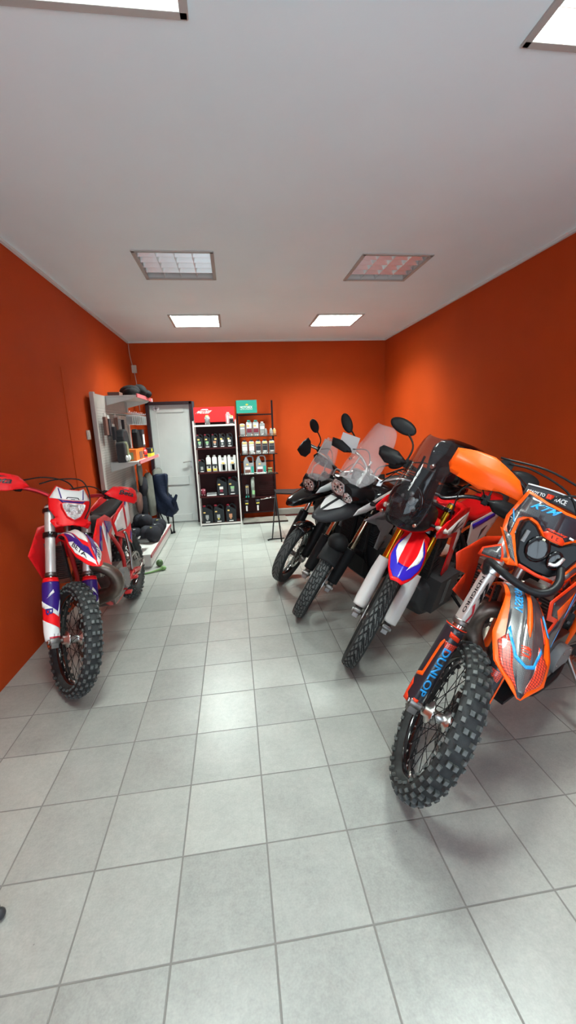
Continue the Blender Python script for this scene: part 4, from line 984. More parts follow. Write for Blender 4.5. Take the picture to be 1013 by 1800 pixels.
def adv_common(rg, r, fr_m, eng_m):
    engine(r, -.62, .42, eng_m, darkgrey_pl, .17)
    frame(r, [[(.03, -.46, 1.0), (.07, -.62, .93), (.14, -.90, .80), (.13, -1.05, .58), (.11, -1.05, .38)], [(.03, -.40, .92), (.07, -.46, .62), (.12, -.52, .36), (.12, -.78, .26), (.11, -1.05, .32)], [(.12, -.92, .82), (.11, -1.3, .86), (.09, -1.75, .90)], [(.12, -1.05, .55), (.11, -1.3, .74), (.10, -1.5, .86)]], fr_m, .018)
    mb = MB(dalu); mb.tube([(.05, -.52, .60), (.07, -.42, .45), (.08, -.55, .28), (.12, -.9, .26), (.16, -1.15, .40)], .024, None, 12, 6); mb.cyl((.17, -1.12, .40), (.19, -1.75, .68), .058, dalu, 20); mb.build('exhaust_pipe', r)
    mb = MB(black_m); mb.prism([(-.42, .50), (-.46, .30), (-.58, .20), (-.95, .20), (-.95, .26), (-.60, .30), (-.50, .40)], .26, ((0, 0, 0), (0, 1, 0), (0, 0, 1))); mb.build('skid_plate', r, bevel=.01)
    swingarm(rg, r, dalu, (.10, -1.05, .40)); pegs(r, -1.0, .34, steel); chain(rg, r, -1.05, .40)

def make_honda():
    rg = Rig(.755, 2.492, 2.207, .279, .427, .345, .046, .335, 1.455)
    r = root_of(rg, 'rally_motorcycle', 'red rally motorcycle with gold fork, white guards and smoked screen, second from the camera')
    wheel(rg, r, True, 'net', gloss_black, dalu, steel, 1, 36)
    wheel(rg, r, False, 'net', gloss_black, dalu, steel, 1, 32)
    legs = fork(rg, r, .105, dalu, gold, None, .90, .36, gloss_black, clamp_u=(.68, .86), ru=.028)
    prof = [(0, .036, 1.9), (.12, .040, 1.9), (.3, .044, 1.8), (.85, .046, 1.5), (1, .043, 1.3)]
    for k, leg in enumerate(legs): guard(rg, leg, (1-2*k)*.112, -.032, .40, .035, prof, white)
    caliper(rg, legs[0], .085)
    rows = [(0, -.22, .56, .05, .03, 0), (.15, -.08, .64, .070, .03, 0), (.32, .05, .665, .078, .024, 0), (.50, .16, .61, .082, .026, .006), (.66, .25, .53, .098, .034, .008), (.80, .32, .455, .100, .036, .008), (.92, .39, .375, .066, .026, .004), (1, .43, .325, .032, .01, 0)]
    ex = [('d', [(.60, .86), (.74, .92), (.90, .86), (.965, .6), (.965, -.6), (.90, -.86), (.74, -.92), (.60, -.86), (.50, -.62), (.56, -.50), (.70, -.62), (.84, -.42), (.86, .0), (.84, .42), (.70, .62), (.56, .50), (.50, .62)], blue, .0026),
          ('d', [(.36, .52), (.50, .60), (.66, .80), (.74, .74), (.86, .42), (.70, .40), (.56, .42)], white, .0034), ('d', [(.46, -.52), (.56, -.60), (.66, -.80), (.76, -.70), (.88, -.28), (.72, -.46), (.58, -.50)], white, .0034)]
    fender(rg, r, rows, red, ex)
    # rally nose: smoked screen over the lamp
    scr, fn = screen(r, [(0, .02, 1.03, .075, .05), (.12, .03, 1.08, .125, .09), (.30, .01, 1.18, .140, .12), (.5, -.05, 1.29, .135, .12), (.75, -.13, 1.42, .125, .10), (.92, -.19, 1.51, .105, .08), (1, -.215, 1.545, .075, .05)], screen_smoke)
    mb = MB(gloss_black, reflector, darkgrey_pl); mb.lathe([(-.06, .055), (-.01, .105), (.012, .110), (.018, .100), (.006, .085), (-.03, .060), (-.035, .002)], (0, -.06, 1.175), (0, 1, .12), 32, gloss_black)
    hl = mb.build('headlight', r)
    mb = MB(reflector, gloss_black)
    for x, z, q in ((-.03, .01, .028), (-.05, -.035, .022), (-.02, .05, .018), (.03, .02, .016), (.025, -.04, .02), (-.06, .025, .014)): mb.ell((x, -.058, 1.175+z), (q, .012, q*.8), reflector, rot=Matrix.Rotation(q*40, 3, 'Y'))
    mb.box((.012, -.05, 1.175), (.012, .02, .13), gloss_black); mb.build('headlight_reflector', hl)
    loft_yz(black_m, [(.0, 0, .07, 1.07, 1.02), (-.06, 0, .12, 1.12, 1.0), (-.16, 0, .135, 1.16, .98), (-.28, 0, .12, 1.14, .98), (-.36, 0, .07, 1.10, 1.0)]).build('nose_fairing', r)
    mb = MB(black_m, grey_pl); mb.box((0, -.24, 1.22), (.14, .03, .16)); 
    for x in (-.06, .06): mb.tube([(x, -.12, 1.10), (x, -.20, 1.30), (x*.8, -.22, 1.42)], .008, None, 8, 4)
    mb.box((.0, -.20, 1.33), (.10, .04, .05)); mb.build('instrument_tower', r, bevel=.004)
    mb = MB(alu); mb.cyl((-.055, -.155, 1.40), (-.055, -.125, 1.395), .012, alu, 12); mb.cyl((.115, -.02, 1.07), (.115, .0, 1.072), .010, alu, 12); mb.cyl((-.115, -.02, 1.07), (-.115, .0, 1.072), .010, alu, 12); mb.build('screen_bolt', r)
    for sg in (-1, 1):
        mb = MB(black_m, mat('indicator_lens', (.55, .50, .45), .2)); mb.tube([(sg*.11, -.20, 1.04), (sg*.16, -.20, 1.04)], .010, None, 8); mb.ell((sg*.200, -.20, 1.04), (.045, .018, .018), mb.mats[1]); mb.build('turn_signal', r)
    hb = hbar(rg, r, [(0, -.06, .93), (.05, -.06, .93), (.16, -.07, 1.00), (.26, -.09, 1.03), (.42, -.13, 1.03)], gloss_black, .013)
    for sg in (1, -1):
        hf = lambda x, u: V(x, .00-1.8*(abs(x)-.36)**2-.45*abs(u-1.02), u)
        surf_plate(hf, [(sg*x, u) for x, u in [(.488, 1.045), (.470, 1.072), (.36, 1.070), (.272, 1.022), (.335, .974), (.41, .966), (.47, 1.0)]], black_m, .010, 'hand_guard', hb, rg.FM, side=-1)
        mirror_part(rg, hb, (.285, -.09, 1.045), (.30, -.11, 1.17), (.420, -.12, 1.262), (.100, .018, .052), -.12, sg, black_m)
    cables(rg, r, [[(.26, -.04, 1.04), (.14, .03, 1.06), (.05, .0, .92)], [(-.26, -.04, 1.04), (-.16, .04, 1.10), (-.08, .02, .95)], [(-.22, -.02, 1.05), (-.10, .08, 1.0), (-.14, .03, .75)]])
    # red side fairings with white and black graphics
    fl = lambda y, z: .09*min(1, max(0, (y+.85)/.6))
    sp = [(-.10, 1.05), (-.12, 1.01), (-.30, .965), (-.44, .93), (-.50, .80), (-.50, .62), (-.58, .56), (-.68, .58), (-.66, .76), (-.66, .93), (-.72, .99), (-.70, 1.08), (-.45, 1.13), (-.20, 1.10)]
    ex = [('d', [(-.22, 1.035), (-.46, 1.05), (-.70, 1.045), (-.70, .98), (-.66, .93), (-.64, .76), (-.58, .80), (-.56, .93), (-.40, .975), (-.30, .985)], white), ('d', [(-.34, .985), (-.44, 1.03), (-.64, 1.035), (-.50, 1.02), (-.46, .985), (-.62, .99), (-.62, .975), (-.40, .97)], film_dark, .0034), ('d', [(-.58, .95), (-.645, .95), (-.645, .86), (-.62, .92)], film_dark, .0034)]
    side_plate(r, 'side_fairing', sp, .125, fl, red, .006, ex)
    loft_yz(red, [(-.10, 0, .05, 1.02, .97), (-.2, 0, .10, 1.04, .95), (-.32, 0, .13, 1.04, .97), (-.40, 0, .10, 1.03, .98)]).build('nose_cowl', r)
    radiators(r, -.38, .62, .90, .03, .15, black_m)
    loft_yz(red, [(-.46, 0, .08, 1.08, .92), (-.60, 0, .13, 1.11, .86), (-.78, 0, .13, 1.06, .84), (-.92, 0, .09, .98, .84)]).build('fuel_tank', r)
    seat_loft(r, [(-.72, .06, 1.07, .98), (-.85, .075, 1.0, .93), (-1.05, .10, .945, .86), (-1.3, .12, .95, .86), (-1.55, .11, .98, .90), (-1.68, .06, .98, .93)], red)
    side_plate(r, 'side_panel', [(-.92, .90), (-1.45, .93), (-1.60, .90), (-1.35, .68), (-1.10, .62), (-.98, .72)], .10, lambda y, z: .02, white, .004, [('d', [(-.95, .88), (-1.40, .90), (-1.42, .86), (-1.0, .83)], blue), ('d', [(-1.2, .78), (-1.3, .80), (-1.2, .70)], film_dark)])
    loft_yz(darkgrey_pl, [(-1.5, 0, .10, .96, .86), (-1.75, 0, .09, .98, .90), (-1.88, 0, .05, .97, .92)]).build('tail_fairing', r)
    engine(r, -.60, .42, darkgrey_pl, matte_black, .15)
    frame(r, [[(.03, -.44, 1.0), (.06, -.60, .92), (.11, -.85, .80), (.115, -1.0, .58), (.10, -1.0, .38)], [(.03, -.40, .92), (.05, -.46, .60), (.09, -.52, .35), (.10, -.75, .28), (.10, -1.0, .34)], [(.08, -.88, .86), (.08, -1.2, .88), (.06, -1.6, .92)]], matte_black)
    loft_yz(darkgrey_pl, [(-.36, -.02, .11, .52, .40), (-.46, -.02, .15, .54, .26), (-.70, -.02, .16, .50, .22), (-.92, -.02, .14, .42, .24)], p=.35).build('skid_plate', r)
    mb = MB(darkgrey_pl, grey_pl); mb.box((-.17, -.60, .46), (.10, .30, .26), darkgrey_pl); 
    for k in range(3): mb.box((-.223, -.60+.02*k, .47), (.004, .008, .2), grey_pl)
    mb.build('tool_box', r, bevel=.01)
    mb = MB(dalu); mb.tube([(.05, -.50, .58), (.08, -.42, .45), (.09, -.60, .30), (.14, -1.0, .45), (.15, -1.2, .62)], .022, None, 12, 6); mb.cyl((.15, -1.15, .60), (.16, -1.65, .80), .052, dalu, 18); mb.build('exhaust_pipe', r)
    swingarm(rg, r, dalu); pegs(r, -.98, .36, steel); chain(rg, r)
    sidestand(rg, r, (-.13, -.92, .32), -.40, -.92, matte_black)
make_honda()

def make_bmw_white():
    rg = Rig(.555, 3.272, 2.077, .280, .610, .345, .050, .335, 1.55)
    r = root_of(rg, 'adventure_motorcycle', 'black adventure motorcycle with white flashes on the beak and a tall clear windscreen')
    wheel(rg, r, True, 'block', gloss_black, dalu, steel, 0, 36)
    wheel(rg, r, False, 'block', gloss_black, dalu, steel, 1, 32)
    legs = fork(rg, r, .110, dalu, stanch, None, .88, .34, black_m, clamp_u=(.68, .86), ru=.0265)
    prof = [(0, .046, 2.2), (.3, .048, 2.2), (.7, .046, 1.9), (1, .042, 1.4)]
    for k, leg in enumerate(legs): guard(rg, leg, (1-2*k)*.112, -.036, .36, .04, prof, matte_black)
    for k, leg in enumerate(legs):
        caliper(rg, leg, (1-2*k)*.085)
        mb = MB(steel); mb.lathe([((1-2*k)*.060-.0025, .115), ((1-2*k)*.060-.0025, .150), ((1-2*k)*.060+.0025, .150), ((1-2*k)*.060+.0025, .115)], n=48, closed=True, smooth=False); mb.build('brake_disc', leg, rg.FM)
    # low front fender hugging the tyre
    def hug(a0, a1, R, hw, m, name='front_fender'):
        fn = lambda s, t: V(hw*t, (R-.02*abs(t)**2.2*1.6)*math.cos(a0+(a1-a0)*s), (R-.02*abs(t)**2.2*1.6)*math.sin(a0+(a1-a0)*s))
        mb = MB(m); mb.grid(fn, 24, 12, m); return mb.build(name, r, rg.FM, solid=.004)
    hug(.62, 2.7, .385, .080, matte_black)
    mb = MB(matte_black); mb.ell((0, .14, .375), (.085, .10, .075), matte_black, 18); mb.build('fender_nose', r, rg.FM)
    # beak
    mb = loft_yz(darkgrey_pl, [(.135, 0, .012, .945, .930), (.10, 0, .050, .960, .905), (.04, 0, .085, .985, .890), (-.04, 0, .115, 1.020, .890), (-.12, 0, .135, 1.050, .900), (-.20, 0, .150, 1.05, .92), (-.30, 0, .15, 1.02, .94)], p=.8)
    bf = lambda a, b: V(b, a, lerp_tab([(-.12, 1.050), (-.04, 1.020), (.04, .985), (.10, .960)], a)[0]-1.8*b*b*.6+.004)
    for sg in (1, -1): mb.decal([(.055, sg*.012), (.03, sg*.040), (-.05, sg*.085), (-.11, sg*.088), (-.105, sg*.014)], bf, white, .010, (.03, .03), side=-1)
    mb.build('beak', r)
    head_unit(r, [[(.088, 1.150), (.062, 1.200), (.0, 1.198), (-.037, 1.188), (-.055, 1.135), (-.045, 1.100), (.01, 1.092), (.07, 1.110)], [(-.062, 1.130), (-.085, 1.140), (-.135, 1.122), (-.150, 1.100), (-.138, 1.078), (-.095, 1.070), (-.062, 1.090)]], -.10)
    loft_yz(black_m, [(-.10, -.02, .11, 1.19, 1.07), (-.20, -.01, .15, 1.20, 1.04), (-.35, 0, .14, 1.16, 1.0), (-.45, 0, .08, 1.10, 1.0)]).build('nose_fairing', r)
    screen(r, [(0, -.13, 1.17, .11, .03), (.15, -.18, 1.24, .175, .08), (.4, -.26, 1.36, .175, .09), (.7, -.35, 1.49, .150, .08), (.9, -.41, 1.585, .120, .06), (1, -.435, 1.625, .075, .03)], screen_clear)
    mb = MB(alu, black_m, grey_pl); mb.box((0, -.33, 1.20), (.20, .04, .10), black_m); mb.cyl((.04, -.31, 1.21), (.04, -.305, 1.21), .035, grey_pl, 16); mb.cyl((-.05, -.31, 1.21), (-.05, -.305, 1.21), .035, grey_pl, 16)
    for x in (-.07, .07): mb.tube([(x, -.20, 1.15), (x, -.26, 1.26), (x*.9, -.32, 1.36)], .007, alu, 8, 4)
    mb.build('instrument_panel', r)
    for sg in (-1, 1):
        mb = MB(alu, black_m); mb.cyl((sg*.10, -.26, 1.34), (sg*.10, -.245, 1.338), .009, alu, 10); mb.tube([(sg*.14, -.25, 1.09), (sg*.20, -.24, 1.09)], .009, black_m, 8); mb.ell((sg*.225, -.235, 1.09), (.035, .02, .018), black_m); mb.build('turn_signal', r)
    hb = hbar(rg, r, [(0, -.07, .975), (.06, -.07, .975), (.17, -.08, 1.055), (.28, -.10, 1.085), (.46, -.15, 1.09)], chrome, .0135)
    mb = MB(alu)
    for x in (-.05, .05): mb.box((x, -.07, .93), (.04, .04, .09))
    mb.build('bar_clamp', hb, rg.FM, bevel=.004)
    for sg in (1, -1):
        mirror_part(rg, hb, (.30, -.10, 1.10), (.31, -.11, 1.18), (.44, -.12, 1.265), (.088, .014, .045), -.75, sg, black_m)
        hf = lambda x, u: V(x, -.01-1.8*(abs(x)-.36)**2-.3*abs(u-1.07), u)
        surf_plate(hf, [(sg*x, u) for x, u in ([(.475, 1.10), (.39, 1.11), (.30, 1.085), (.27, 1.06), (.33, 1.03), (.45, 1.035)])], black_m, .008, 'hand_guard', hb, rg.FM, side=-1)
    mb = MB(mat('paper', (.62, .62, .62), .7), mat('ink', (.2, .2, .22), .7))
    pc = V(.335, -.055, 1.118); pr = lambda a, b: pc+V(-.075*a+.012*b, 0, .010*a+.068*b)
    mb.grid(pr, 1, 1, None, False, -1, 1, -1, 1)
    for k in range(4):
        mb.decal([(-.7+.1*(k % 2), .62-.36*k), (.5-.2*(k % 2), .62-.36*k), (.5-.2*(k % 2), .50-.36*k), (-.7+.1*(k % 2), .50-.36*k)], pr, mb.mats[1], .0015, (5, 5), side=-1)
    tag(mb.build('price_sheet', None, rg.M @ rg.FM, solid=.001), 'white printed price sheet on the handlebar of the bike with white beak flashes', 'price sheet')
    cables(rg, r, [[(.28, -.05, 1.09), (.15, .02, 1.12), (.05, .0, .95)], [(-.28, -.05, 1.09), (-.15, .02, 1.12), (-.05, .0, .95)]])
    # tank and side covers
    loft_yz(gloss_black, [(-.36, 0, .10, 1.07, .95), (-.46, 0, .16, 1.13, .88), (-.62, 0, .185, 1.15, .82), (-.80, 0, .16, 1.06, .82), (-.95, 0, .10, .95, .82)]).build('fuel_tank', r)
    fl = lambda y, z: .06*min(1, max(0, (y+.8)/.5))
    side_plate(r, 'tank_stripe', [(-.06, 1.015), (-.10, 1.06), (-.30, 1.125), (-.62, 1.19), (-.66, 1.15), (-.40, 1.08), (-.20, 1.02)], .16, fl, white, .006, [('d', [(-.24, 1.065), (-.30, 1.10), (-.58, 1.165), (-.60, 1.15), (-.38, 1.09)], film_dark)])
    side_plate(r, 'side_fairing', [(-.18, .96), (-.30, .99), (-.52, 1.03), (-.60, .98), (-.62, .80), (-.46, .62), (-.40, .66), (-.44, .80), (-.36, .88)], .17, fl, silver_paint, .008, [('d', [(-.30, .955), (-.48, .98), (-.50, .90), (-.40, .92)], grey_pl)])
    radiators(r, -.38, .60, .86, .02, .15, black_m)
    adv_common(rg, r, matte_black, darkgrey_pl); adv_rear(rg, r, matte_black)
    loft_yz(matte_black, [(-1.42, 0, .16, 1.30, 1.06), (-1.48, 0, .20, 1.40, 1.03), (-1.62, 0, .22, 1.43, 1.02), (-1.82, 0, .20, 1.38, 1.02), (-1.90, 0, .14, 1.28, 1.05)], 28, .55, gloss_black, MB(gloss_black)).build('top_case', r)
    sidestand(rg, r, (-.15, -.95, .34), -.46, -.93, matte_black)
make_bmw_white()

def make_bmw_black():
    rg = Rig(.480, 4.062, 2.112, .257, .436, .325, .052, .325, 1.55)
    r = root_of(rg, 'adventure_motorcycle', 'all black adventure motorcycle farthest back on the right, small screen and black beak')
    wheel(rg, r, True, 'road', gloss_black, dalu, steel, -1, 36)
    wheel(rg, r, False, 'road', gloss_black, dalu, steel, 1, 32)
    legs = fork(rg, r, .108, black_m, chrome, None, .88, .36, black_m, clamp_u=(.68, .86), ru=.024)
    prof = [(0, .044, 2.3), (.3, .050, 2.2), (.7, .048, 1.9), (1, .042, 1.4)]
    for k, leg in enumerate(legs): guard(rg, leg, (1-2*k)*.112, -.036, .44, .03, prof, black_m)
    caliper(rg, legs[1], -.085)
    R = .368; hw = .078
    fn = lambda s, t: V(hw*t, (R-.03*abs(t)**2.2)*math.cos(.85+1.9*s), (R-.03*abs(t)**2.2)*math.sin(.85+1.9*s))
    mb = MB(gloss_black); mb.grid(fn, 24, 12); mb.build('front_fender', r, rg.FM, solid=.004)
    loft_yz(gloss_black, [(.145, 0, .020, .905, .870), (.10, 0, .060, .935, .860), (.03, 0, .085, .965, .865), (-.06, 0, .10, .995, .875), (-.14, 0, .12, 1.02, .90), (-.25, 0, .12, 1.0, .92)], p=.75).build('beak', r)
    head_unit(r, [[(.055, 1.085), (.0, 1.108), (-.055, 1.100), (-.085, 1.060), (-.075, 1.015), (-.03, 1.0), (.03, 1.02), (.058, 1.05)]], -.10)
    mb = MB(gloss_black); 
    for sg in (1, -1): mb.tube([(sg*.07, -.12, 1.01), (sg*.105, -.13, 1.06), (sg*.09, -.14, 1.12)], .018, None, 10, 5)
    mb.build('lamp_bezel', r)
    loft_yz(black_m, [(-.12, 0, .10, 1.11, 1.0), (-.22, 0, .15, 1.13, .97), (-.35, 0, .14, 1.10, .96), (-.45, 0, .08, 1.05, .96)]).build('nose_fairing', r)
    sc, sf = screen(r, [(0, -.12, 1.11, .11, .03), (.15, -.14, 1.16, .150, .07), (.4, -.19, 1.27, .140, .07), (.75, -.26, 1.40, .105, .05), (1, -.31, 1.49, .070, .02)], screen_clear)
    mb = MB(mat('silver_edge_tape', (.6, .6, .6), .4)); 
    mb.decal([(.05, .80), (.98, .72), (.98, .86), (.05, .94)], sf, mb.mats[0], .003, (.05, .05)); mb.build('screen_edge_strip', sc, solid=.001)
    hb = hbar(rg, r, [(0, -.07, .965), (.06, -.07, .965), (.17, -.08, 1.035), (.28, -.10, 1.065), (.44, -.14, 1.07)], chrome, .0135)
    mb = MB(alu)
    for x in (-.05, .05): mb.box((x, -.07, .93), (.04, .04, .09))
    mb.build('bar_clamp', hb, rg.FM, bevel=.004)
    for sg in (1, -1):
        mirror_part(rg, hb, (.33, -.10, 1.08), (.345, -.10, 1.17), (.478, -.10, 1.268), (.082, .013, .046), -.70, sg, black_m)
        hf = lambda x, u: V(x, .02-1.5*(abs(x)-.40)**2-.2*abs(u-1.0), u)
        surf_plate(hf, [(sg*x, u) for x, u in [(.485, .955), (.470, 1.06), (.44, 1.12), (.40, 1.10), (.36, 1.05), (.335, .99), (.365, .925), (.42, .92)]], black_m, .008, 'hand_guard', hb, rg.FM, side=-1)
    mb = MB(mat('paper', (.62, .62, .62), .7), mat('ink', (.2, .2, .22), .7)); pc = V(.24, -.06, 1.115); pr = lambda a, b: pc+V(-.05*a, 0, .075*b); mb.grid(pr, 1, 1, None, False, -1, 1, -1, 1)
    for k in range(3): mb.decal([(-.7, .6-.4*k), (.6, .6-.4*k), (.6, .48-.4*k), (-.7, .48-.4*k)], pr, mb.mats[1], .0015, (5, 5), side=-1)
    tag(mb.build('price_sheet', None, rg.M @ rg.FM, solid=.001), 'small white price sheet behind the screen of the farthest black bike', 'price sheet')
    mb = MB(black_m, grey_pl, white); mb.prism([(.15, 1.18), (.10, 1.22), (-.02, 1.20), (-.17, 1.15), (-.14, 1.12), (.0, 1.11), (.12, 1.12)], .03, ((0, -.26, .11), (1, 0, 0), (0, 0, 1)))
    for x, z, q in ((.095, 1.285, .016), (.06, 1.29, .019), (.015, 1.285, .024), (-.04, 1.275, .024), (.05, 1.25, .014)):
        mb.lathe([(0, q), (.004, q), (.004, q*.8), (.001, q*.75), (.001, .001)], (x, -.245, z), (0, 1, 0), 18, grey_pl)
    mb.build('instrument_panel', r)
    mb = MB(alu)
    for sg in (-1, 1): mb.tube([(sg*.05, -.16, 1.12), (sg*.07, -.20, 1.2), (sg*.04, -.24, 1.25)], .006, None, 8, 4)
    mb.build('screen_bracket', r)
    cables(rg, r, [[(.28, -.05, 1.07), (.15, .02, 1.10), (.05, .0, .95)], [(-.28, -.05, 1.07), (-.15, .02, 1.10), (-.05, .0, .95)]])
    loft_yz(gloss_black, [(-.36, 0, .10, 1.05, .93), (-.46, 0, .15, 1.10, .86), (-.62, 0, .175, 1.11, .80), (-.80, 0, .15, 1.03, .80), (-.95, 0, .10, .93, .80)]).build('fuel_tank', r)
    fl = lambda y, z: .05*min(1, max(0, (y+.8)/.5))
    side_plate(r, 'side_fairing', [(-.16, .96), (-.22, 1.02), (-.52, 1.06), (-.62, .98), (-.60, .80), (-.44, .66), (-.38, .72), (-.40, .84), (-.26, .90)], .15, fl, gloss_black, .008)
    radiators(r, -.38, .60, .84, .02, .14, black_m)
    adv_common(rg, r, matte_black, darkgrey_pl); adv_rear(rg, r, matte_black)
    sidestand(rg, r, (-.15, -.95, .34), -.42, -.93, matte_black)
make_bmw_black()
# ------------------------------------------------------------------ display rack on the left wall
panel_m = mat('rack_steel_cream', (.46, .42, .39), .45, var=.04); perf = perf_mat('perforated_rack_steel', (.50, .46, .43), (.16, .14, .13), .03)
shelf_m = mat('shelf_white_steel', (.60, .59, .56), .4); rail_red = mat('price_rail_pink', (.62, .13, .15), .3, coat=.4); rail_dark = mat('price_rail_dark_red', (.30, .02, .03), .35, coat=.3)
PX = -1.50; PY0, PY1 = 4.86, 6.36
def rack():
    r = empty('display_rack', (-1.3, 5.6, 0)); tag(r, 'cream perforated steel display rack with red edged shelves against the left wall', 'display rack')
    o = V(-1.3, 5.6, 0); B = lambda mb, n, p=r, **k: mb.build(n, p, Matrix.Translation(-o), **k)
    mb = MB(panel_m, perf); mb.box((PX-.01, (PY0+PY1)/2, 1.03), (.02, PY1-PY0, 1.96)); 
    for y in (PY0+.03, PY1-.03): mb.box((PX+.005, y, 1.01), (.04, .06, 2.02))
    mb.grid(lambda a, b: V(PX+.0015, PY0+.10+1.28*a, .50+1.36*(b+1)/2), 1, 1, perf, False, uvk=(1.28, .68))
    B(mb, 'back_panel', bevel=.002)
    # top shelf, seen from below
    mb = MB(shelf_m); mb.box(((PX-1.14)/2, 5.86, 2.005), (.36, .96, .02)); 
    for y in (5.40, 6.32): mb.prism([(PX, 1.995), (-1.16, 1.995), (-1.20, 1.97), (PX, 1.90)], .006, ((0, y, 0), (1, 0, 0), (0, 0, 1)))
    s1 = B(mb, 'shelf', bevel=.003); mb = MB(rail_red, white); mb.box((-1.13, 5.86, 2.01), (.014, .96, .045)); mb.box((-1.135, 6.345, 2.01), (.03, .02, .05), white); B(mb, 'price_rail', s1)
    mb = MB(shelf_m); mb.box(((PX-1.16)/2, 5.88, 1.205), (.34, 1.28, .02)); mb.box((-1.165, 5.26, 1.19), (.03, .03, .05)); 
    for y in (5.26, 6.50): mb.prism([(PX, 1.195), (-1.18, 1.195), (-1.22, 1.17), (PX, 1.10)], .006, ((0, y, 0), (1, 0, 0), (0, 0, 1)))
    s2 = B(mb, 'shelf', bevel=.003); mb = MB(rail_red, white); mb.box((-1.148, 5.88, 1.205), (.012, 1.28, .042)); mb.box((-1.15, 6.53, 1.205), (.03, .02, .048), white); B(mb, 'price_rail', s2)
    mb = MB(shelf_m); mb.box(((PX-1.04)/2, 5.53, .085), (.46, 1.56, .13)); mb.box(((PX-1.04)/2, 5.53, .16), (.47, 1.57, .02)); mb.box(((PX-1.06)/2, 5.53, .012), (.42, 1.52, .024))
    s3 = B(mb, 'base_shelf', bevel=.004); mb = MB(rail_dark); mb.box((-1.030, 5.53, .145), (.012, 1.57, .035)); B(mb, 'price_rail', s3)
    mb = MB(chrome)
    for k in range(9): y = 5.30+.115*k; mb.tube([(PX, y, 1.80), (PX+.26, y, 1.80), (PX+.285, y, 1.82)], .004, None, 6, 3); 
    mb.cyl((PX+.005, 5.2, 1.80), (PX+.005, 6.3, 1.80), .006, None); B(mb, 'hook_row')
rack()
def simple(name, label, cat, mb, group=None, **k): return tag(mb.build(name, **k), label, cat, group)
clearp = mat('clear_packaging', (.7, .7, .68), .12, alpha=.35, coat=.3); cardw = mat('header_card', (.55, .53, .50), .6); cardd = mat('dark_card', (.035, .03, .035), .5); cardb = mat('brown_card', (.16, .07, .05), .55)
# hanging packs on the hooks
hang = [(5.02, 1.80, .085, .26, cardb, 'dark brown hanging pack, nearest on the rack hooks'), (5.14, 1.78, .08, .25, cardd, 'black hanging pack beside the brown one on the rack'), (5.33, 1.68, .09, .20, cardd, 'small black boxed pack hanging lowest on the rack'),
        (5.46, 1.80, .06, .25, cardb, 'narrow brown hanging pack in the middle of the rack'), (5.62, 1.79, .06, .27, clearp, 'clear hanging bag in the middle of the rack'), (5.78, 1.78, .05, .25, cardd, 'thin black strip pack on the rack hooks')]
for y, zt, w, h, m, lb in hang:
    r = empty('hanging_pack', (PX+.07, y, zt-h)); tag(r, lb, 'pack', 'packs hanging on the display rack')
    mb = MB(m); mb.box((0, 0, h*.42), (.035, w, h*.80)); mb.build('pack_body', r, bevel=.006)
    mb = MB(cardw); mb.box((0, 0, h*.90), (.008, w, h*.16)); mb.build('header_card', r)
for k in range(8):
    r = empty('hanging_pack', (PX+.26, 5.36+.115*k, 1.60)); tag(r, ['grey flat blister pack at the near end of the hook row', 'second flat blister pack from the near end of the hook row', 'third flat blister pack from the near end of the hook row', 'fourth flat blister pack from the near end of the hook row', 'fourth flat blister pack from the door end of the hook row', 'third flat blister pack from the door end of the hook row', 'second flat blister pack from the door end of the hook row', 'flat blister pack at the door end of the hook row'][k], 'pack', 'flat blister packs at the rack front')
    mb = MB(clearp); mb.box((0, 0, .12), (.08, .014, .12)); mb.build('blister', r, bevel=.004)
    mb = MB(cardd if k % 2 else grey_pl); mb.box((0, 0, .115), (.06, .008, .09)); mb.build('insert', r)
# goods on the middle shelf
ZS = 1.217
mb = MB(darkgrey_pl, clearp); mb.prism([(-.17, 0), (.13, 0), (.16, .02), (.05, .22), (.0, .25), (-.13, .24), (-.17, .16)], .10, ((-1.38, 5.52, ZS+.145), (0, 1, 0), (0, 0, 1)))
simple('accessory_pouch', 'black folded pouch in clear wrap standing on the orange box, middle rack shelf', 'pouch', mb, bevel=.02)
mb = MB(matte_black, clearp); mb.prism([(-.05, 0), (.26, 0), (.24, .03), (.06, .23), (-.03, .25), (-.06, .2)], .07, ((-1.26, 5.66, ZS+.145), (0, 1, 0), (0, 0, 1)))
simple('accessory_pouch', 'second black pouch leaning beside the first on the middle rack shelf', 'pouch', mb, bevel=.015)
mb = MB(cardd, white); mb.box((0, 0, .12), (.10, .14, .24)); mb.box((.052, 0, .10), (.004, .10, .14), white); o = simple('parts_box', 'black box with a white panel behind the pouches on the rack', 'box', mb); o.location = (-1.30, 6.10, ZS+.145)
for k, (y, lb) in enumerate(((5.18, 'grey plastic bag with dark tube at the near end of the middle rack shelf'), (5.30, 'clear bag with dark and yellow-green parts on the middle rack shelf'))):
    r = empty('parts_bag', (-1.33, y, ZS)); tag(r, lb, 'bag'); mb = MB(darkgrey_pl if k == 0 else mat('olive_bag', (.20, .21, .12), .4)); mb.prism([(-.05, 0), (.06, 0), (.035, .20), (-.02, .25), (-.05, .22)], .10, ((0, 0, 0), (0, 1, 0), (0, 0, 1))); mb.build('bag_body', r, bevel=.015)
    mb = MB(white); mb.ell((.055, -.02, .05), (.02, .03, .035)); mb.build('cap', r)
boxo = mat('orange_card', (.80, .15, .01), .5); red_can = mat('red_tin', (.65, .02, .02), .35); yel = mat('yellow_card', (.75, .68, .03), .5)
mb = MB(boxo, cardb, cardd); mb.box((0, 0, .07), (.22, .46, .14)); mb.box((.112, .04, .06), (.004, .18, .09), cardb); mb.box((.112, .20, .08), (.004, .04, .05), cardd); mb.box((0, -.232, .06), (.15, .004, .09), mat('olive_print', (.22, .22, .10), .5))
o = simple('product_box', 'orange cardboard box with a dark brown window on the middle rack shelf', 'box', mb, bevel=.002); o.location = (-1.32, 5.60, ZS)
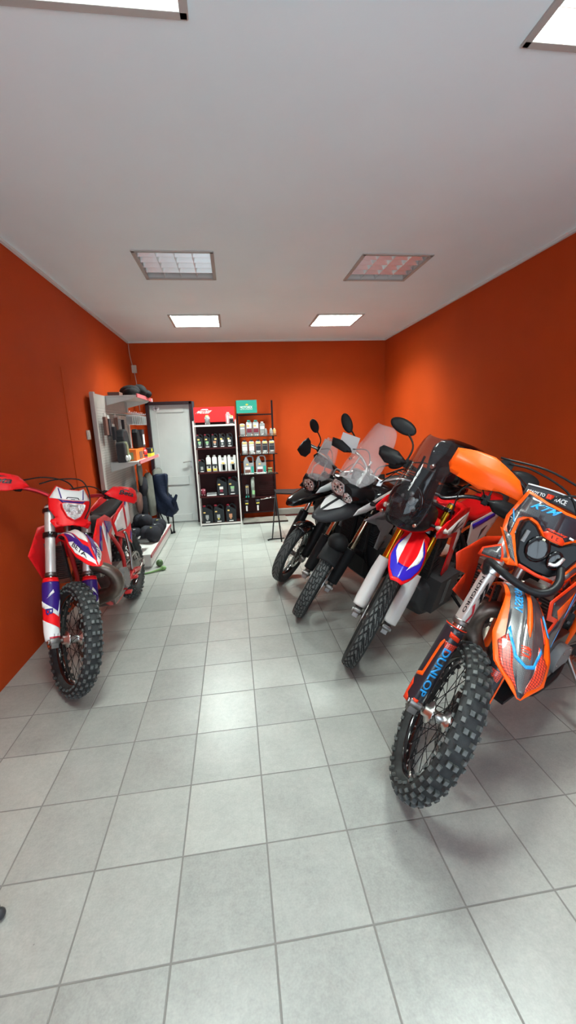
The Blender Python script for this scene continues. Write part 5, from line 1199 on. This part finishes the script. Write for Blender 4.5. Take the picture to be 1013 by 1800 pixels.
mb = MB(red_can, cardd); mb.cyl((0, 0, 0), (0, 0, .11), .040, None, 20); mb.cyl((0, 0, .11), (0, 0, .135), .022, None, 14); mb.cyl((0, 0, .02), (0, 0, .04), .041, cardd, 20); o = simple('product_tin', 'red tin between the orange box and the yellow packet on the rack', 'tin', mb); o.location = (-1.22, 5.90, ZS)
mb = MB(cardd, yel); mb.box((0, 0, .06), (.08, .24, .12)); mb.box((.0, 0, .025), (.084, .244, .05), yel); mb.box((.042, -.04, .09), (.004, .06, .04), yel); o = simple('product_box', 'small black and yellow packet at the door end of the middle rack shelf', 'box', mb, bevel=.002); o.location = (-1.20, 6.16, ZS)
# things on the top shelf
mb = MB(mat('black_cloth', (.012, .011, .012), .9, bump=.6, bscale=20))
for p, s_ in (((-1.30, 5.85, 2.09), (.14, .26, .085)), ((-1.22, 5.98, 2.10), (.10, .28, .095)), ((-1.17, 6.10, 2.075), (.09, .22, .06)), ((-1.26, 5.68, 2.07), (.10, .16, .055))): mb.ell(p, s_, None, 18, Matrix.Rotation(.3, 3, 'Z'))
simple('folded_jacket', 'crumpled black jacket lying on top of the display rack', 'jacket', mb)
mb = MB(cardb); mb.box((-1.40, 5.46, 2.035), (.14, .16, .04)); simple('wallet', 'flat dark brown case on the top rack shelf beside the black jacket', 'case', mb, bevel=.006)
# hanging and standing goods under the middle shelf
cloth_g = mat('grey_green_cloth', (.13, .13, .11), .85, bump=.4, bscale=25, var=.2); cloth_d = mat('dark_cloth', (.02, .02, .026), .85, bump=.4, bscale=25); leather = mat('brown_leather', (.10, .045, .035), .6, bump=.4, bscale=30, var=.3); navy = mat('navy_nylon', (.006, .010, .026), .6, bump=.4, bscale=35)
def hung(name, label, cat, m, rows, loc, m2=None):
    r = empty(name, loc); tag(r, label, cat)
    mb = MB(m); mb.loft([[V(cx+a*math.cos(2*PI*k/16), b*math.sin(2*PI*k/16)*(1+.15*math.sin(3*2*PI*k/16)), z) for k in range(16)] for cx, a, b, z in rows], m); mb.build('body', r)
    mb = MB(m2 or steel); z = rows[0][3]; mb.tube([(rows[0][0], 0, z-.01), (rows[0][0], 0, z+.03), (rows[0][0]-.02, 0, z+.05)], .004, None, 6, 3); mb.build('hang_loop', r)
hung('riding_glove', 'grey and black riding glove hanging under the middle rack shelf', 'glove', cloth_g, [(0, .01, .03, .17), (0, .03, .07, .14), (0, .035, .08, .05), (0, .03, .05, -.02), (0, .03, .055, -.05), (0, .01, .04, -.14)], (-1.27, 5.72, 1.0), cloth_d)
hung('knee_guard', 'dark knee guard with pink strap hanging beside the grey glove', 'knee guard', cloth_d, [(0, .02, .05, .10), (0, .05, .10, .05), (0, .055, .11, -.06), (0, .03, .07, -.16)], (-1.27, 5.86, .86), rail_red)
hung('leather_glove', 'pair of brown leather gloves hanging low on the rack', 'gloves', leather, [(0, .02, .05, .14), (0, .04, .11, .10), (0, .04, .13, -.02), (0, .03, .10, -.10), (0, .01, .04, -.16)], (-1.30, 5.62, .64))
hung('riding_trousers', 'grey green riding trousers hanging between the rack and the door', 'trousers', cloth_g, [(0, .03, .10, .36), (0, .06, .14, .30), (0, .07, .15, .10), (.01, .07, .12, -.10), (.02, .05, .08, -.28)], (-1.30, 6.34, .60))
hung('shoulder_bag', 'grey green shoulder bag hanging behind the navy folding chair', 'bag', mat('grey_bag', (.16, .16, .14), .8, bump=.3), [(0, .03, .20, .12), (0, .07, .24, .08), (0, .08, .24, -.08), (0, .05, .20, -.13)], (-1.24, 6.78, .86))
hung('garment', 'black riding trousers hanging at the dark end of the rack', 'trousers', cloth_d, [(0, .02, .06, .34), (0, .04, .12, .28), (0, .05, .10, .0), (0, .05, .09, -.34)], (-1.36, 6.16, .60))
# rolled black bundles on the base shelf
lab = mat('yellow_tag', (.62, .60, .12), .5); labw = mat('white_tag', (.55, .55, .52), .5)
rolls = [(-1.13, 5.32, .275, .105, .20, .3, 'largest black roll at the near front of the base shelf, dark end facing out'), (-1.13, 5.60, .262, .092, .18, .2, 'black roll on the front edge of the base shelf, second from the near end'), (-1.14, 5.88, .262, .092, .18, .1, 'black roll on the front edge of the base shelf, farthest from the camera'), (-1.36, 5.38, .262, .092, .18, .4, 'black roll at the back of the base shelf nearest the camera'),
         (-1.37, 5.66, .262, .092, .18, .3, 'black roll in the middle at the back of the base shelf'), (-1.38, 5.95, .262, .092, .18, .2, 'black roll at the far back of the base shelf'), (-1.25, 5.50, .415, .090, .19, .3, 'black roll resting on top of the others, white tag')]
for k, (x, y, z, rr, L, a, lb) in enumerate(rolls):
    r = empty('rolled_kit', (x, y, z-rr)); tag(r, lb, 'roll', 'rolled black bundles on the rack base'); r.rotation_euler = (0, 0, a)
    mb = MB(cloth_d, matte_black); mb.lathe([(-L/2, .001), (-L/2-.004, rr*.5), (-L/2, rr*.9), (-L/2+.02, rr), (-.03, rr), (-.025, rr*.86), (-.01, rr*.86), (0, rr), (L/2-.02, rr), (L/2, rr*.9), (L/2, .001)], (0, 0, rr), (.75, -.66, 0), 24); mb.build('roll_body', r)
    mb = MB(lab if k % 2 == 0 and k < 6 else labw); mb.box((.02, -.05, rr*2-.012), (.05, .03, .012)); mb.build('tag', r)
mb = MB(darkgrey_pl, white); mb.box((0, 0, .09), (.20, .16, .012), rot=Matrix.Rotation(-.5, 3, 'X')); mb.prism([(-.06, .02), (-.03, .02), (-.01, -.01), (.02, .05), (.0, .05), (-.02, .03)], .002, ((0, -.006, .10), (1, 0, 0), (0, .45, .85)), white)
o = simple('product_card', 'dark grey flat pack with a white logo on the near end of the base shelf', 'pack', mb, bevel=.002); o.location = (-1.20, 4.98, .19)
# small green things on the floor
green = mat('dark_green_rubber', (.07, .14, .05), .5, var=.4, vscale=30)
mb = MB(green); mb.ell((0, 0, .042), (.042, .042, .042), None, 18); o = simple('green_ball', 'small dark green ball on the floor in front of the rack base', 'ball', mb); o.location = (-.955, 4.80, 0)
mb = MB(mat('green_strap', (.16, .30, .10), .5)); mb.tube([(-.20, -.10, .012), (-.05, -.03, .012), (.05, .02, .02), (.09, .05, .03)], [.010, .010, .014, .020], None, 8, 4); mb.ell((.09, .05, .026), (.035, .03, .026)); o = simple('green_brush', 'light green strap-like tool lying on the floor beside the green ball', 'tool', mb); o.location = (-.98, 4.60, 0)
# low slatted shelf behind the red bike's seat
wood = mat('orange_brown_slat', (.40, .11, .03), .5, var=.2, vscale=12)
r = empty('slatted_shelf', (-1.46, 4.46, 0)); tag(r, 'low slatted orange brown shelf against the left wall behind the red bike seat', 'shelf')
for k in range(5): mb = MB(wood); mb.box((.0+.055*k-.07, -.02, .76), (.030, .50, .014)); mb.build('slat', r, bevel=.002)
mb = MB(darkgrey_pl); 
for x in (-.07, .16): 
    for y in (-.24, .2): mb.box((x, y, .375), (.02, .02, .75))
mb.build('stand_frame', r)
# folded navy camping chair
r = empty('folding_chair', (-1.10, 6.42, 0)); tag(r, 'folded navy camping chair with black legs standing in front of the door', 'folding chair')
mb = MB(navy)
mb.loft([[V(cx+a*math.copysign(abs(math.cos(2*PI*k/20))**.7, math.cos(2*PI*k/20)), b*math.sin(2*PI*k/20)+.02*math.sin(5*2*PI*k/20+z*9), z) for k in range(20)] for cx, a, b, z in ((-.02, .08, .05, .93), (-.03, .11, .06, .91), (-.04, .115, .065, .80), (-.05, .10, .07, .66), (-.03, .12, .08, .60), (.02, .16, .10, .48), (.03, .17, .10, .36), (.05, .10, .07, .30), (.05, .06, .05, .28))], navy)
mb.build('folded_seat', r)
mb = MB(navy); mb.prism([(-.06, .30), (.12, .62), (.15, .60), (.04, .26)], .05, ((.06, -.07, 0), (1, 0, 0), (0, 0, 1))); mb.prism([(.06, .52), (.12, .60), (.14, .54), (.10, .46)], .03, ((.05, -.09, 0), (1, 0, 0), (0, 0, 1))); mb.build('armrest', r, bevel=.01)
for a, b in (((-.10, -.02, .55), (-.13, .06, .02)), ((-.02, -.04, .45), (.07, -.07, .015)), ((-.10, 0, .36), (.02, -.03, .015)), ((.07, -.02, .82), (.03, -.10, .015)), ((.10, .02, .60), (.10, -.04, .015))):
    mb = MB(matte_black); mb.cyl(a, b, .010, None, 8); mb.box(b, (.035, .03, .03)); mb.build('leg', r)

# ------------------------------------------------------------------ bottle racks on the back wall
maroon = mat('dark_maroon_panel', (.040, .006, .006), .5); wsteel = mat('white_rack_steel', (.62, .58, .55), .4); dsteel = mat('dark_rack_steel', (.022, .008, .008), .5)
sign_red = mat('sign_red', (.78, .012, .012), .4); sign_green = mat('sign_green', (.02, .33, .24), .4)
RX0, RX1, RY0, RY1 = -.605, .055, 6.72, 7.02; SH = [1.635, 1.275, .885, .490, .040]
r = empty('bottle_rack', ((RX0+RX1)/2, RY1, 0)); tag(r, 'white framed bottle rack with maroon back and five shelves under a red sign', 'shelf rack'); o_ = Matrix.Translation(-V((RX0+RX1)/2, RY1, 0))
for x in (RX0, RX1):
    for y, h in ((RY0, 1.70), (RY1, 1.72)):
        mb = MB(wsteel); mb.box((x, y, h/2), (.022, .03, h)); mb.build('upright', r, o_, bevel=.002)
for k, z in enumerate(SH):
    mb = MB(maroon, wsteel); mb.box(((RX0+RX1)/2, (RY0+RY1)/2, z-.012), (RX1-RX0-.02, RY1-RY0, .020)); 
    if k in (0, 4): mb.box(((RX0+RX1)/2, RY0-.008, z-.012), (RX1-RX0, .012, .026), wsteel)
    mb.build('shelf', r, o_)
mb = MB(maroon); mb.box(((RX0+RX1)/2, RY1-.005, .85), (RX1-RX0-.02, .01, 1.66)); mb.build('back_panel', r, o_)
mb = MB(matte_black); mb.box(((RX0+RX1)/2, RY0+.02, .010), (RX1-RX0+.02, .05, .018)); mb.build('plinth', r, o_)
mb = MB(sign_red, white); sy = 6.86; mb.box((-.27, sy, 1.795), (.645, .02, .235)); sf = lambda a, b: V(a, sy-.011, b)
mb.text('MALOSSI', (-.575, 1.815), (.21, 0), (0, .045), sf, white, .002, (1, 1), 1, .3); mb.decal([(-.49, 1.868), (-.36, 1.868), (-.37, 1.884), (-.45, 1.884)], sf, white, .002, (1, 1), side=1)
sg_ = mb.build('brand_sign'); tag(sg_, 'red advertising board with white lettering above the white bottle rack', 'sign')

def label_plate(parent, w, h, z, y, m, x=0, name='label', t=.002): 
    mb = MB(m); mb.box((x, y, z), (w, t, h)); return mb.build(name, parent)
CY = {}
sticker = mat('yellow_price_sticker', (.78, .50, .16), .5); lgreen = mat('green_label', (.22, .42, .20), .5); lgrey = mat('grey_label', (.30, .30, .29), .5); lwhite = mat('white_label', (.70, .68, .66), .5); lorange = mat('salmon_label', (.48, .22, .12), .5); lwine = mat('wine_label', (.16, .015, .03), .45); lblack = mat('black_label', (.03, .03, .035), .4); teal = mat('teal_label', (.02, .28, .22), .45); lyel = mat('yellow_label', (.65, .52, .08), .5)
cap_red = mat('red_cap', (.32, .01, .03), .4); oilblack = mat('black_bottle', (.016, .018, .020), .35); silverb = mat('silver_bottle', (.30, .31, .31), .35, .35, coat=.3); whiteb = mat('white_bottle', (.66, .66, .63), .4)
def bottle(x, y, z, w, h, d, style, body, capm, labs, lb, group, name='oil_bottle', cat='bottle', stick=None):
    r = empty(name, (x, y, z)); tag(r, lb, cat, group)
    mb = MB(body)
    if style == 'jug':
        mb.prism([(-w/2, 0), (w/2, 0), (w/2, h*.66), (w*.40, h*.70), (-w*.10, h*.86), (-w*.18, h*.90), (-w*.40, h*.90), (-w/2, h*.72)], d, ((0, 0, 0), (1, 0, 0), (0, 0, 1)))
        mb.tube([(-w*.12, 0, h*.87), (w*.02, 0, h*.985), (w*.22, 0, h*.97), (w*.42, 0, h*.84), (w*.44, 0, h*.66)], d*.17, None, 8, 4)
    elif style == 'canister':
        mb.prism([(-w/2, 0), (w/2, 0), (w/2, h*.62), (w*.10, h*.62), (-.0*w, h*.72), (-w*.16, h*.97), (-w*.30, h*.97), (-w/2, h*.70)], d, ((0, 0, 0), (1, 0, 0), (0, 0, 1)))
        mb.tube([(-w*.20, 0, h*.95), (w*.05, 0, h), (w*.38, 0, h*.96), (w*.45, 0, h*.80), (w*.44, 0, h*.60)], d*.12, None, 8, 4)
    elif style == 'flat':
        mb.loft([[V(a*w/2*math.copysign(abs(math.cos(2*PI*k/20))**.4, math.cos(2*PI*k/20)), b*d/2*math.copysign(abs(math.sin(2*PI*k/20))**.4, math.sin(2*PI*k/20)), zz*h) for k in range(20)] for a, b, zz in ((.9, .9, 0), (1, 1, .02), (1, 1, .74), (.96, .95, .84), (.75, .7, .90), (.4, .5, .93))], body)
    elif style == 'round':
        mb.lathe([(0, w*.46), (.01*h, w/2), (.72*h, w/2), (.82*h, w*.36), (.9*h, w*.22)], (0, 0, 0), (0, 0, 1), 22, caps=True)
    elif style == 'twin':
        mb.prism([(-w/2, 0), (w/2, 0), (w/2, h*.86), (w*.18, h*.86), (w*.14, h*.66), (-w*.10, h*.66), (-w*.14, h*.88), (-w/2, h*.88)], d, ((0, 0, 0), (1, 0, 0), (0, 0, 1)))
        mb.box((.02*w, 0, h*.76), (w*.3, d*.5, h*.14), lgrey)
    elif style == 'can':
        mb.lathe([(0, w*.46), (.01*h, w/2), (.88*h, w/2), (.93*h, w*.30)], (0, 0, 0), (0, 0, 1), 20, caps=True)
    elif style == 'funnel':
        mb.lathe([(0, w*.12), (h*.62, w*.40), (h*.64, w*.5), (h, w*.5)], (0, 0, 0), (0, 0, 1), 16, caps=True)
    elif style == 'tube':
        mb.lathe([(0, w*.5), (h*.95, w*.5), (h*.97, w*.3)], (0, 0, 0), (0, 0, 1), 16, caps=True)
    mb.build('bottle_body', r, bevel=(.004 if style in ('jug', 'canister', 'twin') else 0))
    caps = {'jug': [(-w*.29, .90)], 'canister': [(-w*.36, .80)], 'flat': [(0, .93)], 'round': [(0, .9)], 'twin': [(-w*.30, .88), (w*.34, .86)], 'can': [(0, .93)], 'funnel': [(0, 1.0)], 'tube': []}[style]
    if capm:
        for cx, cz in caps:
            mb = MB(capm); cr = w*{'jug': .15, 'canister': .13, 'flat': .26, 'round': .24, 'twin': .15, 'can': .30, 'funnel': .3}[style]; mb.cyl((cx, 0, cz*h), (cx, 0, cz*h+h*.085), cr, None, 14); mb.build('cap', r)
    for lw, lh, lx, lz, m in labs: label_plate(r, lw*w, lh*h, lz*h, -d/2-.0015, m, lx*w)
    if stick: label_plate(r, stick[0]*w, stick[1]*h, stick[3]*h, -d/2-.003, sticker, stick[2]*w, 'price_sticker')
    return r
yb = 6.79
G1 = 'bottles on the white framed rack'
for k, (x, cp, l1, l2, lb) in enumerate(((-.53, cap_red, lgreen, None, 'leftmost red capped black oil bottle with green label on the upper shelf'), (-.41, cap_red, lgreen, None, 'second red capped black oil bottle with green label on the upper shelf'), (-.29, cap_red, lorange, None, 'red capped black oil bottle with salmon label, middle of the upper shelf'), (-.17, lblack, lwhite, None, 'black capped oil bottle with white label, fourth on the upper shelf'), (-.055, lblack, lwhite, None, 'black capped oil bottle with white label, rightmost on the upper shelf'))):
    bottle(x, yb, SH[1], .105, .215, .06, 'jug', oilblack, cp, [(.42, .16, -.02, .40 if k < 3 else .46, l1), (.30, .14, -.02, .25, lgrey), (.5, .06, 0, .07, lwhite)], lb, G1, stick=(.30, .10, -.15 if k != 2 else .12, .62))
bottle(-.525, yb, SH[2], .105, .205, .06, 'jug', oilblack, cap_red, [(.36, .25, 0, .32, lgrey), (.5, .06, 0, .06, lwhite)], 'small red capped black bottle at the left of the third shelf', G1)
for k, x in enumerate((-.415, -.318)): bottle(x, yb, SH[2], .078, .265, .055, 'flat', whiteb, whiteb, [(.9, .10, 0, .42, lblack), (.8, .12, 0, .14, lyel), (.4, .10, .1, .30, lblack)], ('left' if k == 0 else 'right')+' one of the two slim white bottles with black and yellow print', G1)
for k, x in enumerate((-.190, -.040)): bottle(x, yb, SH[2], .135, .270, .06, 'twin', whiteb, whiteb, [(.62, .40, .08, .26, lgrey), (.30, .34, .12, .24, lblack), (.16, .5, -.38, .28, lwhite)], 'white twin neck bottle with black print, '+('left' if k == 0 else 'right')+' of the pair on the third shelf', G1, stick=(.34, .10, .06, .50))
for k, (x, cp, l, lb) in enumerate(((-.225, lblack, lwine, 'large black oil canister with wine label on the fourth shelf'), (-.045, cap_red, lgreen, 'large red capped black oil canister with green label on the fourth shelf'))):
    bottle(x, yb, SH[3], .165, .300, .10, 'jug', oilblack, cp, [(.36, .15, -.08, .42, l if k else lwhite), (.30, .16, -.08, .28, lgrey if k else lwine), (.42, .05, -.08, .07, lwhite)], lb, G1, 'oil_canister', 'canister', (.22, .07, -.28, .62))
bottle(-.535, yb, SH[3], .075, .13, .06, 'can', lwine, None, [(.8, .12, 0, .80, lwhite), (.5, .2, .1, .5, lblack), (.7, .1, 0, .2, lwhite)], 'small wine red tin with white bands at the left of the fourth shelf', G1, 'small_tin', 'tin')
mb = MB(grey_pl, lwhite); mb.box((0, 0, .022), (.16, .16, .044)); mb.box((0, -.082, .012), (.16, .004, .02), lwhite); o = simple('flat_box', 'flat grey box with a white edge between the tin and the canisters', 'box', mb, bevel=.002); o.location = (-.40, 6.83, SH[3])
for k, (x, lb) in enumerate(((-.490, 'leftmost'), (-.305, 'middle'), (-.105, 'rightmost'))):
    bottle(x, yb, SH[4], .170, .300, .10, 'jug', oilblack, cap_red, [(.30, .20, -.06, .36, (lgrey, lgrey, lorange)[k]), (.16, .10, -.06, .22, (lgrey, lyel, lorange)[k]), (.40, .05, -.02, .07, lwhite)], lb+' of three large red capped black oil canisters on the bottom shelf', G1, 'oil_canister', 'canister', (.20, .07, -.30+.03*k, .60+.03*k))
bottle(-.385, 6.80, SH[0], .085, .165, .06, 'round', silverb, None, [(.9, .10, 0, .62, lwhite), (.8, .12, 0, .12, lwhite)], 'single silver bottle with yellow top on the top shelf', G1, stick=(.5, .2, 0, .82))
bottle(-.055, 6.83, SH[0], .085, .185, .06, 'flat', mat('pink_bottle', (.55, .20, .22), .4), whiteb, [(.28, .7, -.1, .4, lwhite)], 'pink and white bottle at the right end of the top shelf', G1)
bottle(-.005, 6.77, SH[0], .065, .145, .05, 'flat', lwhite, None, [(.9, .5, 0, .35, lblack), (.4, .2, .05, .35, lwhite)], 'small dark labelled bottle in front of the pink one', G1, stick=(.7, .2, 0, .84))

# open black rack with the green board
MX0, MX1, MY = .095, .665, 6.95
r = empty('bottle_rack', ((MX0+MX1)/2, 7.0, 0)); tag(r, 'open black wire bottle rack with tall uprights, right of the white rack', 'shelf rack'); o_ = Matrix.Translation(-V((MX0+MX1)/2, 7.0, 0))
for x in (MX0, MX1+.01): mb = MB(dsteel); mb.box((x, MY+.06, 1.0), (.030, .030, 2.0)); mb.build('upright', r, o_, bevel=.003)
mb = MB(dsteel)
for z in (1.775, 1.0, .40, .12): mb.box(((MX0+MX1)/2, MY+.065, z), (MX1-MX0, .018, .022))
mb.build('crossbar', r, o_)
for z in (1.425, 1.13, .800):
    mb = MB(dsteel, chrome)
    for k in range(4): mb.cyl((MX0, MY-.10+.045*k, z-.006), (MX1+.06, MY-.10+.045*k, z-.006), .005, dsteel, 6)
    for k in range(20): mb.cyl((MX0+.03*k+.01, MY-.11, z+.0), (MX0+.03*k+.01, MY-.11, z+.028), .003, chrome, 5)
    mb.cyl((MX0, MY-.11, z+.028), (MX1+.06, MY-.11, z+.028), .003, chrome, 6); mb.build('shelf', r, o_)
mb = MB(dsteel)
for k in range(13): mb.cyl((MX0+.30+.02*k, MY, .34), (MX0+.30+.02*k, MY, .66), .003, None, 5)
for k in range(8): mb.cyl((MX0+.29, MY, .36+.04*k), (MX1, MY, .36+.04*k), .003, None, 5)
mb.build('wire_basket', r, o_)
mb = MB(maroon); mb.box(((MX0+MX1)/2, MY+.085, .46), (MX1-MX0, .006, .68)); mb.box(((MX0+MX1)/2, MY+.03, .395), (MX1-MX0, .12, .010)); mb.build('back_panel', r, o_)  # dark panel behind the mesh; its maroon also paints the wall's shade
mb = MB(mat('grey_base_plate', (.20, .185, .16), .4, var=.3, vscale=6), dsteel); mb.box((.46, 6.83, .022), (.74, .36, .018)); mb.box((.46, 6.655, .012), (.75, .02, .024), dsteel); mb.build('base_plate', r, o_)
mb = MB(sign_green, white, lyel); sy2 = 6.93; mb.box((.255, sy2, 1.905), (.335, .02, .205)); sf2 = lambda a, b: V(a, sy2-.011, b)
mb.text('MOTOREX', (.150, 1.873), (.20, 0), (0, .042), sf2, white, .002, (1, 1), 1); mb.text('OIL OF SWITZERLAND', (.150, 1.855), (.20, 0), (0, .010), sf2, white, .002, (1, 1), 1)
mb.decal([(.245, 1.925), (.275, 1.925), (.285, 1.940), (.262, 1.952), (.235, 1.940)], sf2, lyel, .002, (1, 1), side=1)
tag(mb.build('brand_sign'), 'green advertising board with white lettering on top of the black rack', 'sign')
G2 = 'silver bottles on the black rack'; yA = 6.885
bottle(.165, yA, 1.427, .095, .225, .055, 'flat', silverb, None, [(.75, .34, 0, .34, lgrey), (.7, .08, 0, .58, lwhite)], 'leftmost silver bottle on the upper row of the black rack', G2, stick=(.7, .13, 0, .80))
for k, x in enumerate((.275, .385)): bottle(x, yA, 1.427, .105, .255, .055, 'flat', silverb, teal, [(.75, .28, 0, .66, lwhite), (.75, .24, 0, .36, lwine)], ('left' if k == 0 else 'right')+' one of two teal capped bottles with wine labels', G2, stick=(.36, .12, -.15, .66))
bottle(.490, yA, 1.427, .090, .225, .055, 'flat', silverb, lwhite, [(.75, .2, 0, .60, lwhite), (.7, .2, 0, .28, lgrey)], 'silver bottle right of the teal capped pair on the upper row', G2)
for k, x in enumerate((.545, .635, .690)): bottle(x, yA+.005, 1.427, .055, .12, .04, 'round', silverb if k < 2 else mat('orange_bottle', (.6, .3, .1), .4), lwhite, [(.8, .3, 0, .35, lgrey)], ['small white capped bottle, left of three at the end of the upper row', 'small white capped bottle, middle of three at the end of the upper row', 'small orange bottle at the right end of the upper row'][k], G2, 'small_bottle')
for k, x in enumerate((.185, .300, .410, .520, .635)): bottle(x, yA, 1.132, .098, .235, .055, 'flat', silverb, lblack, [(.78, .10, 0, .66, lblack if k > 1 else lwhite), (.80, .30, 0, .42, (lwhite, lwhite, lblack, lblack, lblack)[k]), (.5, .06, 0, .20, lwhite)], ['leftmost silver bottle with bright label on the lower row', 'second silver bottle from the left on the lower row', 'middle silver bottle with black label on the lower row', 'second silver bottle from the right on the lower row', 'rightmost silver bottle with black label on the lower row'][k], G2, stick=(.7, .12, 0, .80))
for k, x in enumerate((.235, .440)): bottle(x, 6.905, .802, .170, .300, .10, 'canister', silverb, lblack, [(.50, .13, -.12, .34, lwhite), (.50, .16, -.12, .19, cardb if k == 0 else lwine), (.24, .36, .34, .27, teal), (.9, .05, 0, .04, lwhite)], 'large silver oil canister with teal stripe, '+('left' if k == 0 else 'right')+' of the pair on the black rack', 'large silver canisters on the black rack', 'oil_canister', 'canister', (.20, .08, -.14, .56))
mb = MB(lblack, green, lyel); mb.cyl((0, 0, 0), (0, 0, .10), .038, None, 18); mb.cyl((0, 0, .015), (0, 0, .055), .0385, green, 18); mb.cyl((0, 0, .07), (0, 0, .098), .0385, mat('olive_band', (.25, .26, .10), .5), 18)
o = simple('grease_tin', 'small dark green tin at the right end of the black rack lower shelf', 'tin', mb); o.location = (.590, 6.88, .802)
bottle(.185, 6.90, .402, .070, .24, .06, 'can', lblack, None, [(.5, .4, 0, .5, lwhite), (.8, .12, 0, .1, teal)], 'spray can with white and teal print standing left on the lower shelf', 'spray cans on the black rack', 'spray_can', 'spray can', (.6, .14, 0, .80))
bottle(.285, 6.91, .402, .062, .36, .06, 'tube', mat('grey_green_tube', (.25, .27, .24), .4, var=.4, vscale=25), None, [(.7, .2, .1, .25, lgreen)], 'tall grey green tube beside the spray can on the lower shelf', 'spray cans on the black rack', 'grease_tube', 'tube')
for k, x in enumerate((.165, .355)): bottle(x, 6.90, .165, .075, .20, .07, 'funnel', lblack, None, [(.7, .10, 0, .72, lyel), (.35, .45, -.05, .30, lwhite)], 'white tipped black grease funnel hanging low, '+('left' if k == 0 else 'right')+' of two', 'grease funnels on the black rack', 'grease_funnel', 'funnel')

# ------------------------------------------------------------------ folding stool in front of the black rack
r = empty('folding_stool', (.80, 5.85, 0)); tag(r, 'black folding stool with a wide dark seat and wire legs beside the farthest bike', 'stool'); o_ = Matrix.Translation(-V(.80, 5.85, 0))
mb = MB(matte_black); mb.loft([[V(.55+.62*a, 5.62+.42*b*(.75+.25*math.sin(PI*a)), .655+.03*abs(a-.5)+dz) for b in (0, 1)] + [V(.55+.62*a, 5.62+.42*b*(.75+.25*math.sin(PI*a)), .635+.03*abs(a-.5)+dz) for b in (1, 0)] for a, dz in ((0, 0), (.15, -.004), (.35, -.01), (.5, -.012), (.65, -.01), (.85, -.004), (1, 0))], None, smooth=False); mb.build('seat', r, o_, bevel=.006)
for x in (.56, 1.10):
    dx = -.10 if x < .8 else .06
    mb = MB(matte_black); mb.tube([(x, 5.80, .64), (x+dx*.9, 5.62, .015), (x+dx*1.6, 5.56, .012)], .010, None, 8); mb.build('leg', r, o_)
    mb = MB(matte_black); mb.tube([(x, 5.80, .64), (x-dx*.2, 5.42, .012)], .010, None, 8); mb.build('leg', r, o_)
    mb = MB(matte_black); mb.tube([(x+dx*1.3, 5.60, .012), (x-dx*.8, 5.60, .012)], .008, None, 8); mb.build('foot_bar', r, o_)
mb = MB(chrome); mb.cyl((.34, 5.80, .56), (.56, 5.80, .58), .008, None, 8); mb.build('side_bar', r, o_)

# ------------------------------------------------------------------ bent wire stand leg at the very left edge
r = empty('wire_stand', (-1.03, 1.25, 0)); tag(r, 'thin grey wire stand at the bottom left edge, mostly outside the frame', 'stand')
for pts in ([(-.02, -.02, .60), (.12, -.02, .20), (.155, -.06, .02)], [(-.02, -.02, .60), (-.16, .10, .20), (-.18, .12, .02)], [(-.02, -.02, .60), (-.08, -.2, .20), (-.09, -.24, .02)]):
    mb = MB(steel, darkgrey_pl); mb.tube(pts, .006, steel, 8, 4); mb.ell(pts[-1], (.018, .018, .018), darkgrey_pl); mb.build('leg', r)
mb = MB(steel); mb.lathe([(0, .01), (.004, .12), (.012, .12), (.014, .01)], (-.02, -.02, .60), (0, 0, 1), 24); mb.build('top_plate', r)
